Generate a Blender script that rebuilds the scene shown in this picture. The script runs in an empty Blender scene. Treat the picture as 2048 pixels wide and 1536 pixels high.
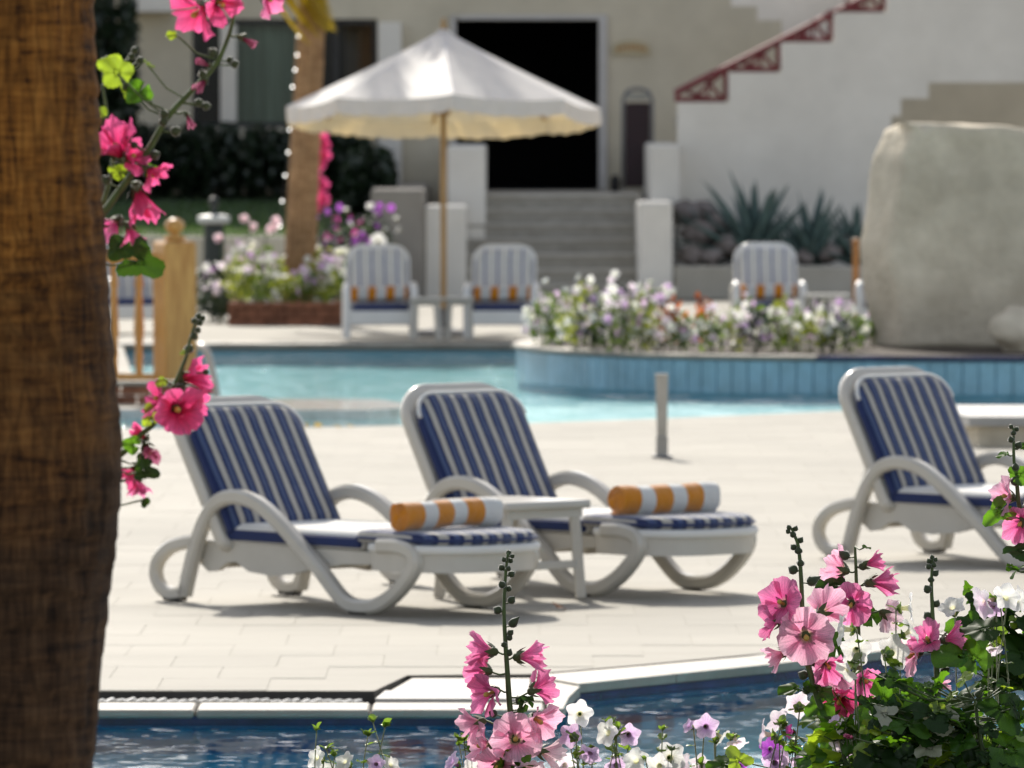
import bpy, bmesh, math, random
from mathutils import Vector, Matrix, Quaternion
R = math.radians
rnd = random.Random(7)
sc = bpy.context.scene
col = sc.collection

# ------------------------------------------------------------------ camera, sky, sun, exposure
F = 16000.0          # focal length in photo pixels (2048 wide)
H = 2.14             # eye height above the pool deck
PITCH = math.atan(568.0 / F)
cam = bpy.data.cameras.new('camera')
cam.sensor_width = 36.0
cam.lens = F / 2048.0 * 36.0
cam.clip_start = 0.5
cam.clip_end = 4000
cam.dof.use_dof = True
cam.dof.focus_distance = 20.0
cam.dof.aperture_fstop = 11.0
co = bpy.data.objects.new('camera', cam)
co.location = (0, 0, H)
co.rotation_euler = (R(90) - PITCH, 0, 0)
col.objects.link(co)
sc.camera = co

SUN_EL, SUN_AZ = 37.0, -12.0           # azimuth from +Y, negative = to the left
world = bpy.data.worlds.new('World')
sc.world = world
world.use_nodes = True
wn = world.node_tree.nodes
bg = wn['Background']
sky = wn.new('ShaderNodeTexSky')
sky.sky_type = 'NISHITA'
sky.sun_disc = False
sky.sun_elevation = R(SUN_EL)
sky.sun_rotation = R(SUN_AZ)
sky.air_density = 0.8
sky.dust_density = 1.4
sky.ozone_density = 0.0
hsv = wn.new('ShaderNodeHueSaturation')          # pale dusty desert sky
hsv.inputs['Saturation'].default_value = 0.45
world.node_tree.links.new(sky.outputs[0], hsv.inputs['Color'])
world.node_tree.links.new(hsv.outputs[0], bg.inputs[0])
bg.inputs[1].default_value = 0.122
sl = bpy.data.lights.new('sun', 'SUN')
sl.energy = 3.1
sl.angle = R(0.53)
sl.color = (1.0, 0.93, 0.82)
so = bpy.data.objects.new('sun', sl)
sdir = Vector((math.sin(R(SUN_AZ)) * math.cos(R(SUN_EL)), math.cos(R(SUN_AZ)) * math.cos(R(SUN_EL)), math.sin(R(SUN_EL))))
so.rotation_euler = sdir.to_track_quat('Z', 'Y').to_euler()
so.location = (-10, 60, 40)
col.objects.link(so)
sc.view_settings.view_transform = 'Standard'
sc.view_settings.look = 'None'
sc.view_settings.exposure = 0.68
sc.view_settings.gamma = 1
sc.render.engine = 'CYCLES'
sc.cycles.use_denoising = True
sc.cycles.max_bounces = 10
sc.cycles.transparent_max_bounces = 12
sc.cycles.sample_clamp_indirect = 6.0
sc.cycles.caustics_refractive = True
sc.cycles.caustics_reflective = False
sc.cycles.blur_glossy = 0.3

CP, SP = math.cos(PITCH), math.sin(PITCH)
def P(px, py, D):
    """photo pixel at ground distance D -> world point"""
    u = (px - 1024.0) / F
    v = -(py - 768.0) / F
    fw = CP + SP * v
    up = -SP + CP * v
    return Vector((D * u / fw, D, H + D * up / fw))
def GX(px, D): return P(px, 768, D).x
def GZ(py, D): return P(1024, py, D).z
def GD(py, z=0.0):
    lo, hi = 5.0, 400.0
    for _ in range(50):
        m = (lo + hi) / 2
        if GZ(py, m) > z: lo = m
        else: hi = m
    return lo
def G(px, py, z=0.0):
    d = GD(py, z); p = P(px, py, d); p.z = z; return p

# ------------------------------------------------------------------ materials
MATS = {}
def newmat(name):
    m = bpy.data.materials.new(name); m.use_nodes = True
    nt = m.node_tree
    return m, nt, nt.nodes, nt.links
def N(nt, typ, **kw):
    n = nt.nodes.new(typ)
    for k, v in kw.items():
        if k.startswith('i_'):
            key = k[2:]
            n.inputs[int(key) if key.isdigit() else key].default_value = v
        else: setattr(n, k, v)
    return n
def rgba(c): return (c[0], c[1], c[2], 1.0)
def surf(name, base, rough=0.6, var=0.12, scale=6.0, stretch=(1, 1, 1), bump=0.0, bscale=None, spec=0.5,
         sheen=0.0, coat=0.0, tint=None, objrand=0.0, metallic=0.0, world_co=False, stain=0.0):
    """principled surface with procedural colour variation, fine relief and roughness variation"""
    if name in MATS: return MATS[name]
    m, nt, ns, ln = newmat(name)
    b = ns['Principled BSDF']
    tc = N(nt, 'ShaderNodeTexCoord')
    mp = N(nt, 'ShaderNodeMapping'); mp.inputs['Scale'].default_value = stretch
    geo = N(nt, 'ShaderNodeNewGeometry') if world_co else None
    ln.new(geo.outputs['Position'] if world_co else tc.outputs['Object'], mp.inputs[0])
    nz = N(nt, 'ShaderNodeTexNoise', i_Scale=scale, i_Detail=6.0, i_Roughness=0.62)
    ln.new(mp.outputs[0], nz.inputs['Vector'])
    cr = N(nt, 'ShaderNodeValToRGB')
    t = tint or (base[0] * (1 - 1.5 * var), base[1] * (1 - 1.6 * var), base[2] * (1 - 1.8 * var))
    cr.color_ramp.elements[0].position = 0.3; cr.color_ramp.elements[1].position = 0.7
    cr.color_ramp.elements[0].color = rgba(t)
    cr.color_ramp.elements[1].color = rgba([min(1, c * (1 + var * 0.6)) for c in base])
    ln.new(nz.outputs['Fac'], cr.inputs[0])
    out = cr.outputs[0]
    if objrand:
        oi = N(nt, 'ShaderNodeObjectInfo'); ge = N(nt, 'ShaderNodeNewGeometry')
        ad = N(nt, 'ShaderNodeMath', operation='ADD'); ln.new(oi.outputs['Random'], ad.inputs[0]); ln.new(ge.outputs['Random Per Island'], ad.inputs[1])
        fr = N(nt, 'ShaderNodeMath', operation='FRACT'); ln.new(ad.outputs[0], fr.inputs[0])
        mr = N(nt, 'ShaderNodeMapRange'); mr.inputs[3].default_value = 1 - objrand; mr.inputs[4].default_value = 1 + objrand * 0.5
        ln.new(fr.outputs[0], mr.inputs[0])
        hs = N(nt, 'ShaderNodeHueSaturation'); ln.new(mr.outputs[0], hs.inputs['Value']); ln.new(out, hs.inputs['Color'])
        out = hs.outputs[0]
    if stain:      # broad worn and water-marked patches
        n3 = N(nt, 'ShaderNodeTexNoise', i_Scale=scale * 0.38, i_Detail=5.0, i_Roughness=0.68); ln.new(mp.outputs[0], n3.inputs['Vector'])
        m3 = N(nt, 'ShaderNodeMapRange'); m3.inputs[1].default_value = 0.33; m3.inputs[2].default_value = 0.62; m3.inputs[3].default_value = 1 - stain; m3.inputs[4].default_value = 1 + stain * 0.3
        ln.new(n3.outputs['Fac'], m3.inputs[0]); h3 = N(nt, 'ShaderNodeHueSaturation'); ln.new(out, h3.inputs['Color']); ln.new(m3.outputs[0], h3.inputs['Value']); out = h3.outputs[0]
    ln.new(out, b.inputs['Base Color'])
    rr = N(nt, 'ShaderNodeMapRange'); rr.inputs[3].default_value = max(0.02, rough * 0.8); rr.inputs[4].default_value = min(1, rough * 1.2)
    ln.new(nz.outputs['Fac'], rr.inputs[0]); ln.new(rr.outputs[0], b.inputs['Roughness'])
    b.inputs['Specular IOR Level'].default_value = spec
    b.inputs['Metallic'].default_value = metallic
    if sheen: b.inputs['Sheen Weight'].default_value = sheen; b.inputs['Sheen Roughness'].default_value = 0.35
    if coat: b.inputs['Coat Weight'].default_value = coat; b.inputs['Coat Roughness'].default_value = 0.08
    if bump:
        n2 = N(nt, 'ShaderNodeTexNoise', i_Scale=bscale or scale * 6, i_Detail=5.0)
        ln.new(mp.outputs[0], n2.inputs['Vector'])
        bp = N(nt, 'ShaderNodeBump', i_Strength=bump, i_Distance=0.02)
        ln.new(n2.outputs['Fac'], bp.inputs['Height']); ln.new(bp.outputs[0], b.inputs['Normal'])
    MATS[name] = m
    return m

def thin(name, c_ref, c_tr, tr=0.5, gloss=0.06, grough=0.4, scale=30.0, var=0.25, ramp=None, veins=0.0, objrand=0.0):
    """leaf / petal / cloth: diffuse + translucent + a little gloss. ramp runs along uv.y, veins across uv.x"""
    if name in MATS: return MATS[name]
    m, nt, ns, ln = newmat(name)
    ns.remove(ns['Principled BSDF']); out = ns['Material Output']
    tc = N(nt, 'ShaderNodeTexCoord')
    nz = N(nt, 'ShaderNodeTexNoise', i_Scale=scale, i_Detail=4.0)
    ln.new(tc.outputs['Object'], nz.inputs['Vector'])
    val = N(nt, 'ShaderNodeMapRange'); val.inputs[3].default_value = 1 - var; val.inputs[4].default_value = 1 + var
    val.inputs[1].default_value = 0.3; val.inputs[2].default_value = 0.7
    ln.new(nz.outputs['Fac'], val.inputs[0])
    fac = val.outputs[0]
    vein_h = None
    if veins:
        mp = N(nt, 'ShaderNodeMapping'); mp.inputs['Scale'].default_value = (16, 1.3, 1)
        ln.new(tc.outputs['UV'], mp.inputs[0])
        vz = N(nt, 'ShaderNodeTexNoise', i_Scale=1.0, i_Detail=5.0, i_Roughness=0.65); ln.new(mp.outputs[0], vz.inputs['Vector'])
        vm = N(nt, 'ShaderNodeMapRange'); vm.inputs[1].default_value = 0.35; vm.inputs[2].default_value = 0.62
        vm.inputs[3].default_value = 1 - veins; vm.inputs[4].default_value = 1 + veins * 0.35
        ln.new(vz.outputs['Fac'], vm.inputs[0])
        mu = N(nt, 'ShaderNodeMath', operation='MULTIPLY'); ln.new(fac, mu.inputs[0]); ln.new(vm.outputs[0], mu.inputs[1]); fac = mu.outputs[0]
        vein_h = vz.outputs['Fac']
    if objrand:
        oi = N(nt, 'ShaderNodeObjectInfo'); mr = N(nt, 'ShaderNodeMapRange'); mr.inputs[3].default_value = 1 - objrand; mr.inputs[4].default_value = 1 + objrand
        ln.new(oi.outputs['Random'], mr.inputs[0])
        mu = N(nt, 'ShaderNodeMath', operation='MULTIPLY'); ln.new(fac, mu.inputs[0]); ln.new(mr.outputs[0], mu.inputs[1]); fac = mu.outputs[0]
    def shade(c, k):
        if ramp:
            sx = N(nt, 'ShaderNodeSeparateXYZ'); ln.new(tc.outputs['UV'], sx.inputs[0])
            cr = N(nt, 'ShaderNodeValToRGB'); el = cr.color_ramp.elements
            while len(el) < len(ramp): el.new(0.5)
            for e, (p, cc) in zip(el, ramp): e.position = p; e.color = rgba([min(1, x * k) for x in cc])
            ln.new(sx.outputs['Y'], cr.inputs[0]); src = cr.outputs[0]
        else:
            rg = N(nt, 'ShaderNodeRGB'); rg.outputs[0].default_value = rgba(c); src = rg.outputs[0]
        hs = N(nt, 'ShaderNodeHueSaturation'); ln.new(src, hs.inputs['Color']); ln.new(fac, hs.inputs['Value'])
        return hs.outputs[0]
    d = N(nt, 'ShaderNodeBsdfDiffuse'); t = N(nt, 'ShaderNodeBsdfTranslucent'); g = N(nt, 'ShaderNodeBsdfGlossy', i_Roughness=grough)
    ln.new(shade(c_ref, 1.0), d.inputs[0]); ln.new(shade(c_tr, 1.15), t.inputs[0])
    g.inputs[0].default_value = (1, 1, 1, 1)
    if vein_h is not None:
        bp = N(nt, 'ShaderNodeBump', i_Strength=0.5, i_Distance=0.004); ln.new(vein_h, bp.inputs['Height'])
        for s in (d, t, g): ln.new(bp.outputs[0], s.inputs['Normal'])
    m1 = N(nt, 'ShaderNodeMixShader', i_0=tr); ln.new(d.outputs[0], m1.inputs[1]); ln.new(t.outputs[0], m1.inputs[2])
    m2 = N(nt, 'ShaderNodeMixShader', i_0=gloss); ln.new(m1.outputs[0], m2.inputs[1]); ln.new(g.outputs[0], m2.inputs[2])
    ln.new(m2.outputs[0], out.inputs[0])
    MATS[name] = m
    return m

def stripes(name, axis, period, bands, rough=0.85, bump=0.15, offset=0.0, sheen=0.35):
    """woven stripes across one object axis; bands = [(start, colour)...] in 0..1 of the period"""
    if name in MATS: return MATS[name]
    m, nt, ns, ln = newmat(name)
    b = ns['Principled BSDF']
    tc = N(nt, 'ShaderNodeTexCoord'); sx = N(nt, 'ShaderNodeSeparateXYZ'); ln.new(tc.outputs['Object'], sx.inputs[0])
    nz0 = N(nt, 'ShaderNodeTexNoise', i_Scale=3.0, i_Detail=2.0); ln.new(tc.outputs['Object'], nz0.inputs['Vector'])
    wob = N(nt, 'ShaderNodeMapRange'); wob.inputs[3].default_value = offset - 0.010; wob.inputs[4].default_value = offset + 0.010; ln.new(nz0.outputs['Fac'], wob.inputs[0])
    a = N(nt, 'ShaderNodeMath', operation='ADD'); ln.new(sx.outputs[axis], a.inputs[0]); ln.new(wob.outputs[0], a.inputs[1])
    dv = N(nt, 'ShaderNodeMath', operation='DIVIDE', i_1=period); ln.new(a.outputs[0], dv.inputs[0])
    fr = N(nt, 'ShaderNodeMath', operation='FRACT'); ln.new(dv.outputs[0], fr.inputs[0])
    cr = N(nt, 'ShaderNodeValToRGB'); cr.color_ramp.interpolation = 'CONSTANT'; el = cr.color_ramp.elements
    while len(el) < len(bands): el.new(0.5)
    for e, (p, c) in zip(el, bands): e.position = p; e.color = rgba(c)
    ln.new(fr.outputs[0], cr.inputs[0])
    nz = N(nt, 'ShaderNodeTexNoise', i_Scale=9.0, i_Detail=5.0); ln.new(tc.outputs['Object'], nz.inputs['Vector'])
    mr = N(nt, 'ShaderNodeMapRange'); mr.inputs[3].default_value = 0.86; mr.inputs[4].default_value = 1.1; ln.new(nz.outputs['Fac'], mr.inputs[0])
    hs = N(nt, 'ShaderNodeHueSaturation'); ln.new(cr.outputs[0], hs.inputs['Color']); ln.new(mr.outputs[0], hs.inputs['Value'])
    ln.new(hs.outputs[0], b.inputs['Base Color'])
    b.inputs['Roughness'].default_value = rough; b.inputs['Specular IOR Level'].default_value = 0.25
    b.inputs['Sheen Weight'].default_value = sheen
    wv = N(nt, 'ShaderNodeTexNoise', i_Scale=140.0, i_Detail=2.0); ln.new(tc.outputs['Object'], wv.inputs['Vector'])
    cz = N(nt, 'ShaderNodeTexNoise', i_Scale=11.0, i_Detail=3.0); ln.new(tc.outputs['Object'], cz.inputs['Vector'])
    b0 = N(nt, 'ShaderNodeBump', i_Strength=0.55, i_Distance=0.03); ln.new(cz.outputs['Fac'], b0.inputs['Height'])
    bp = N(nt, 'ShaderNodeBump', i_Strength=bump, i_Distance=0.004); ln.new(wv.outputs['Fac'], bp.inputs['Height']); ln.new(b0.outputs[0], bp.inputs['Normal']); ln.new(bp.outputs[0], b.inputs['Normal'])
    MATS[name] = m
    return m

def water_mat(name, tint, scales, strength, refl_max=0.75, rough=0.015, clear=0.5, spark=None):
    m, nt, ns, ln = newmat(name)
    ns.remove(ns['Principled BSDF']); out = ns['Material Output']
    tc = N(nt, 'ShaderNodeTexCoord')
    h = None
    for (sc_, st, amp) in scales:
        mp = N(nt, 'ShaderNodeMapping'); mp.inputs['Scale'].default_value = st; ln.new(tc.outputs['Object'], mp.inputs[0])
        nz = N(nt, 'ShaderNodeTexNoise', i_Scale=sc_, i_Detail=3.0, i_Roughness=0.5); ln.new(mp.outputs[0], nz.inputs['Vector'])
        mu = N(nt, 'ShaderNodeMath', operation='MULTIPLY', i_1=amp); ln.new(nz.outputs['Fac'], mu.inputs[0])
        if h is None: h = mu.outputs[0]
        else:
            ad = N(nt, 'ShaderNodeMath', operation='ADD'); ln.new(h, ad.inputs[0]); ln.new(mu.outputs[0], ad.inputs[1]); h = ad.outputs[0]
    if spark:        # scattered steep ripples that catch the sun
        nz = N(nt, 'ShaderNodeTexNoise', i_Scale=spark[0], i_Detail=1.0); ln.new(tc.outputs['Object'], nz.inputs['Vector'])
        th = N(nt, 'ShaderNodeMath', operation='SUBTRACT', i_1=spark[1]); ln.new(nz.outputs['Fac'], th.inputs[0])
        mxx = N(nt, 'ShaderNodeMath', operation='MAXIMUM', i_1=0.0); ln.new(th.outputs[0], mxx.inputs[0])
        mu = N(nt, 'ShaderNodeMath', operation='MULTIPLY_ADD', i_1=spark[2]); ln.new(mxx.outputs[0], mu.inputs[0]); ln.new(h, mu.inputs[2]); h = mu.outputs[0]
    bp = N(nt, 'ShaderNodeBump', i_Strength=strength, i_Distance=1.0); ln.new(h, bp.inputs['Height'])
    fr = N(nt, 'ShaderNodeFresnel', i_IOR=1.33); ln.new(bp.outputs[0], fr.inputs['Normal'])
    mn = N(nt, 'ShaderNodeMath', operation='MINIMUM', i_1=refl_max); ln.new(fr.outputs[0], mn.inputs[0])
    g = N(nt, 'ShaderNodeBsdfGlossy', i_Roughness=rough); g.inputs[0].default_value = (1, 1, 1, 1); ln.new(bp.outputs[0], g.inputs['Normal'])
    rf = N(nt, 'ShaderNodeBsdfRefraction', i_Roughness=0.02, i_IOR=1.33); rf.inputs[0].default_value = rgba(tint); ln.new(bp.outputs[0], rf.inputs['Normal'])
    tp = N(nt, 'ShaderNodeBsdfTransparent'); tp.inputs[0].default_value = rgba(tint)
    m0 = N(nt, 'ShaderNodeMixShader', i_0=clear); ln.new(rf.outputs[0], m0.inputs[1]); ln.new(tp.outputs[0], m0.inputs[2])
    m1 = N(nt, 'ShaderNodeMixShader'); ln.new(mn.outputs[0], m1.inputs[0]); ln.new(m0.outputs[0], m1.inputs[1]); ln.new(g.outputs[0], m1.inputs[2])
    ln.new(m1.outputs[0], out.inputs[0])
    return m

def tile_mat(name, c1, c2, grout, size=0.025, rough=0.25):
    """small glazed mosaic, too fine to tell apart at this distance"""
    m, nt, ns, ln = newmat(name)
    b = ns['Principled BSDF']
    tc = N(nt, 'ShaderNodeTexCoord')
    br = N(nt, 'ShaderNodeTexBrick', offset=0.0, squash=1.0)
    br.inputs['Scale'].default_value = 1.0 / size; br.inputs['Brick Width'].default_value = 1.0; br.inputs['Row Height'].default_value = 1.0
    br.inputs['Mortar Size'].default_value = 0.05
    br.inputs['Color1'].default_value = rgba(c1); br.inputs['Color2'].default_value = rgba(c2); br.inputs['Mortar'].default_value = rgba(grout)
    ln.new(tc.outputs['Object'], br.inputs['Vector'])
    nz = N(nt, 'ShaderNodeTexNoise', i_Scale=1.5, i_Detail=4.0); ln.new(tc.outputs['Object'], nz.inputs['Vector'])
    mr = N(nt, 'ShaderNodeMapRange'); mr.inputs[3].default_value = 0.75; mr.inputs[4].default_value = 1.2; ln.new(nz.outputs['Fac'], mr.inputs[0])
    hs = N(nt, 'ShaderNodeHueSaturation'); ln.new(br.outputs[0], hs.inputs['Color']); ln.new(mr.outputs[0], hs.inputs['Value'])
    ln.new(hs.outputs[0], b.inputs['Base Color']); b.inputs['Roughness'].default_value = rough
    MATS[name] = m
    return m

def emit(name, c, s):
    m, nt, ns, ln = newmat(name)
    b = ns['Principled BSDF']; b.inputs['Base Color'].default_value = rgba((0.8, 0.8, 0.8))
    b.inputs['Emission Color'].default_value = rgba(c); b.inputs['Emission Strength'].default_value = s
    b.inputs['Roughness'].default_value = 0.1
    MATS[name] = m
    return m

# ------------------------------------------------------------------ mesh helpers
class MB:
    def __init__(self): self.v = []; self.f = []; self.uv = {}
    def add(self, vs, fs, mt=None, uvs=None):
        o = len(self.v)
        self.v += [tuple(mt @ Vector(v)) if mt is not None else tuple(v) for v in vs]
        if uvs:
            for i, u in enumerate(uvs): self.uv[o + i] = u
        self.f += [tuple(i + o for i in f) for f in fs]
        return self
    def box(self, c, s, bev=0.0, rot=None):
        x, y, z = s[0] / 2, s[1] / 2, s[2] / 2
        mt = Matrix.Translation(c)
        if rot is not None: mt = mt @ rot.to_matrix().to_4x4() if not isinstance(rot, Matrix) else mt @ rot
        if not bev:
            vs = [(sx * x, sy * y, sz * z) for sx in (-1, 1) for sy in (-1, 1) for sz in (-1, 1)]
            fs = [(0, 1, 3, 2), (4, 6, 7, 5), (0, 4, 5, 1), (2, 3, 7, 6), (0, 2, 6, 4), (1, 5, 7, 3)]
            return self.add(vs, fs, mt)
        b = min(bev, x * .9, y * .9, z * .9)
        vs = []; idx = {}
        for sx in (-1, 1):
            for sy in (-1, 1):
                for sz in (-1, 1):
                    for a in range(3):
                        p = [sx * x, sy * y, sz * z]
                        for k in range(3):
                            if k != a: p[k] -= (sx, sy, sz)[k] * b
                        idx[(sx, sy, sz, a)] = len(vs); vs.append(tuple(p))
        fs = []
        S = (-1, 1)
        for s_ in S:
            fs.append([idx[(s_, a, c_, 0)] for a, c_ in ((-1, -1), (1, -1), (1, 1), (-1, 1))][::s_])
            fs.append([idx[(c_, s_, a, 1)] for a, c_ in ((-1, -1), (1, -1), (1, 1), (-1, 1))][::s_])
            fs.append([idx[(a, c_, s_, 2)] for a, c_ in ((-1, -1), (1, -1), (1, 1), (-1, 1))][::s_])
        for a in S:
            for c_ in S:
                fs.append([idx[(a, c_, -1, 0)], idx[(a, c_, 1, 0)], idx[(a, c_, 1, 1)], idx[(a, c_, -1, 1)]])
                fs.append([idx[(a, -1, c_, 0)], idx[(a, 1, c_, 0)], idx[(a, 1, c_, 2)], idx[(a, -1, c_, 2)]])
                fs.append([idx[(-1, a, c_, 1)], idx[(1, a, c_, 1)], idx[(1, a, c_, 2)], idx[(-1, a, c_, 2)]])
                for e in S: fs.append([idx[(a, c_, e, k)] for k in range(3)])
        return self.add(vs, fs, mt)
    def prism(self, poly, lo, hi, axis='z', mt=None):
        """extrude a 2d outline: axis z -> (x,y), axis y -> (x,z), axis x -> (y,z)"""
        n = len(poly)
        def mk(p, h): return (p[0], p[1], h) if axis == 'z' else ((p[0], h, p[1]) if axis == 'y' else (h, p[0], p[1]))
        vs = [mk(p, lo) for p in poly] + [mk(p, hi) for p in poly]
        fs = [tuple(range(n))[::-1], tuple(range(n, 2 * n))] + [(i, (i + 1) % n, (i + 1) % n + n, i + n) for i in range(n)]
        return self.add(vs, fs, mt)
    def tube(self, pts, rad, n=8, cap=True, flat=None):
        pts = [Vector(p) for p in pts]; m = len(pts)
        rs = rad if isinstance(rad, (list, tuple)) else [rad] * m
        vs = []; up = None
        for i in range(m):
            t = (pts[min(i + 1, m - 1)] - pts[max(i - 1, 0)])
            t = t.normalized() if t.length > 1e-9 else Vector((0, 0, 1))
            if up is None:
                up = Vector((0, 0, 1)) if abs(t.z) < 0.9 else Vector((0, 1, 0))
            a = (up - t * up.dot(t))
            if a.length < 1e-6: a = t.orthogonal()
            a.normalize(); b = t.cross(a); up = a
            for k in range(n):
                th = 2 * math.pi * k / n
                vs.append(pts[i] + (a * math.cos(th) + b * math.sin(th)) * rs[i])
        fs = [(i * n + k, i * n + (k + 1) % n, (i + 1) * n + (k + 1) % n, (i + 1) * n + k) for i in range(m - 1) for k in range(n)]
        if cap: fs += [tuple(range(n))[::-1], tuple(range((m - 1) * n, m * n))]
        return self.add(vs, fs)
    def lathe(self, prof, n=20, mt=None):
        vs = []; m = len(prof)
        for (r, z) in prof:
            for k in range(n):
                a = 2 * math.pi * k / n; vs.append((r * math.cos(a), r * math.sin(a), z))
        fs = [(i * n + k, i * n + (k + 1) % n, (i + 1) * n + (k + 1) % n, (i + 1) * n + k) for i in range(m - 1) for k in range(n)]
        fs += [tuple(range(n))[::-1], tuple(range((m - 1) * n, m * n))]
        return self.add(vs, fs, mt)
    def ribbon(self, pts, w, t, y, bev=0.3):
        """sweep a rounded-rectangle section (w in the xz plane, t across y) along (x,z) points"""
        m = len(pts); vs = []
        sec = []
        for (sx, sy) in ((1, 1), (-1, 1), (-1, -1), (1, -1)):
            for q in ((1, 1 - bev), (1 - bev, 1)) if sx * sy > 0 else ((1 - bev, 1), (1, 1 - bev)):
                sec.append((sx * q[0] * w / 2, sy * q[1] * t / 2))
        n = len(sec)
        for i in range(m):
            a = Vector(pts[max(i - 1, 0)]); b = Vector(pts[min(i + 1, m - 1)])
            d = (b - a).normalized(); nx, nz = -d.y, d.x
            for (u, q) in sec: vs.append((pts[i][0] + nx * u, y + q, pts[i][1] + nz * u))
        fs = [(i * n + k, i * n + (k + 1) % n, (i + 1) * n + (k + 1) % n, (i + 1) * n + k) for i in range(m - 1) for k in range(n)]
        fs += [tuple(range(n))[::-1], tuple(range((m - 1) * n, m * n))]
        return self.add(vs, fs)
    def pad(self, outline, z0, z1, puff=0.01, edge=0.018):
        """soft cushion from an outline in xy with rolled edges and a slightly domed top"""
        n = len(outline); cx = sum(p[0] for p in outline) / n; cy = sum(p[1] for p in outline) / n
        vs = []
        def ring(ins, z):
            for (x, y) in outline:
                d = Vector((x - cx, y - cy)); L = max(d.length, 1e-6); k = max(0.0, (L - ins) / L)
                vs.append((cx + d.x * k, cy + d.y * k, z))
        h = z1 - z0
        rings = [(edge, z0), (edge * .3, z0 + h * .18), (0, z0 + h * .5), (edge * .3, z0 + h * .82), (edge, z1), (edge * 4, z1 + puff)]
        for r_ in rings: ring(*r_)
        fs = [tuple(range(n))[::-1]]
        for i in range(len(rings) - 1):
            fs += [(i * n + k, i * n + (k + 1) % n, (i + 1) * n + (k + 1) % n, (i + 1) * n + k) for k in range(n)]
        fs.append(tuple(range((len(rings) - 1) * n, len(rings) * n)))
        return self.add(vs, fs)
    def mesh(self, name, mat, smooth=False, angle=None):
        me = bpy.data.meshes.new(name)
        me.from_pydata(self.v, [], self.f)
        if self.uv:
            ul = me.uv_layers.new(name='UVMap')
            for lp in me.loops: ul.data[lp.index].uv = self.uv.get(lp.vertex_index, (0, 0))
        if mat is not None:
            for m in (mat if isinstance(mat, (list, tuple)) else [mat]): me.materials.append(m)
        bm = bmesh.new(); bm.from_mesh(me)
        if not self.uv: bmesh.ops.recalc_face_normals(bm, faces=bm.faces)
        bm.to_mesh(me); bm.free()
        if smooth:
            me.polygons.foreach_set('use_smooth', [True] * len(me.polygons))
            if angle: me.set_sharp_from_angle(angle=R(angle))
        me.update()
        return me
    def build(self, name, mat, parent=None, smooth=False, angle=None, loc=None, rot=None):
        return link(name, self.mesh(name, mat, smooth, angle), parent, loc, rot)
def link(name, data, parent=None, loc=None, rot=None, scale=None):
    o = bpy.data.objects.new(name, data); col.objects.link(o)
    if parent is not None: o.parent = parent
    if loc is not None: o.location = loc
    if rot is not None:
        if isinstance(rot, Quaternion): o.rotation_mode = 'QUATERNION'; o.rotation_quaternion = rot
        else: o.rotation_euler = rot
    if scale is not None: o.scale = scale if hasattr(scale, '__len__') else (scale,) * 3
    return o
def tag(o, label=None, cat=None, group=None, kind=None):
    if label: o['label'] = label
    if cat: o['category'] = cat
    if group: o['group'] = group
    if kind: o['kind'] = kind
    return o
def thing(name, label, cat, loc=(0, 0, 0), rz=0.0, group=None):
    o = link(name, None, None, loc, (0, 0, rz)); o.empty_display_size = 0.1
    return tag(o, label, cat, group)
def struct(o): o['kind'] = 'structure'; return o
def copy_tree(o, parent=None):
    c = o.copy(); col.objects.link(c); c.parent = parent
    for ch in o.children: copy_tree(ch, c)
    return c
def smooth_pts(pts, k=5, closed=False):
    pts = [Vector(p) for p in pts]; out = []; n = len(pts)
    rng = range(n) if closed else range(n - 1)
    for i in rng:
        if closed: p0, p1, p2, p3 = (pts[(i + j) % n] for j in (-1, 0, 1, 2))
        else: p0, p1, p2, p3 = pts[max(i - 1, 0)], pts[i], pts[i + 1], pts[min(i + 2, n - 1)]
        for j in range(k):
            t = j / k
            out.append(0.5 * ((2 * p1) + (p2 - p0) * t + (2 * p0 - 5 * p1 + 4 * p2 - p3) * t * t + (3 * p1 - p0 - 3 * p2 + p3) * t ** 3))
    if not closed: out.append(pts[-1])
    return out
def inside(p, poly):
    x, y = p; c = False; n = len(poly)
    for i in range(n):
        x1, y1 = poly[i][:2]; x2, y2 = poly[(i + 1) % n][:2]
        if (y1 > y) != (y2 > y) and x < (x2 - x1) * (y - y1) / (y2 - y1) + x1: c = not c
    return c

# ------------------------------------------------------------------ base materials
m_stone = surf('pale deck stone', (0.37, 0.350, 0.302), 0.75, var=0.15, scale=1.3, stretch=(0.6, 1.0, 1), bump=0.12, bscale=22, objrand=0.06, spec=0.3, world_co=True, stain=0.16)
m_joint = surf('deck joint sand', (0.25, 0.225, 0.185), 0.9, var=0.15, scale=4)
m_coping = surf('cream coping stone', (0.33, 0.302, 0.25), 0.55, var=0.16, scale=3, bump=0.12, objrand=0.08, world_co=True, stain=0.18)
m_wetstone = surf('wet ledge stone', (0.66, 0.645, 0.60), 0.09, var=0.2, scale=9, bump=1.0, bscale=9, spec=1.0)
m_whiteslab = surf('white cover slab', (0.40, 0.39, 0.37), 0.55, var=0.08, scale=5, bump=0.08)
m_earth = surf('dark soil', (0.06, 0.042, 0.028), 0.95, var=0.4, scale=8, bump=0.6)
m_ground = surf('pale bounce sand', (0.44, 0.37, 0.27), 0.95, var=0.3, scale=2)  # unseen ground, made pale to bounce light onto the shaded fronts
m_resin = surf('white resin', (0.57, 0.54, 0.48), 0.24, var=0.06, scale=4, spec=0.5, bump=0.02)
m_chairwhite = surf('bright white resin', (0.80, 0.785, 0.755), 0.25, var=0.05, scale=4)
m_rubber = surf('dark rubber', (0.03, 0.028, 0.026), 0.7, var=0.3)
m_plaster = surf('warm plaster', (0.67, 0.61, 0.48), 0.9, var=0.09, scale=1.2, bump=0.15, bscale=18, stain=0.12)
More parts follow.
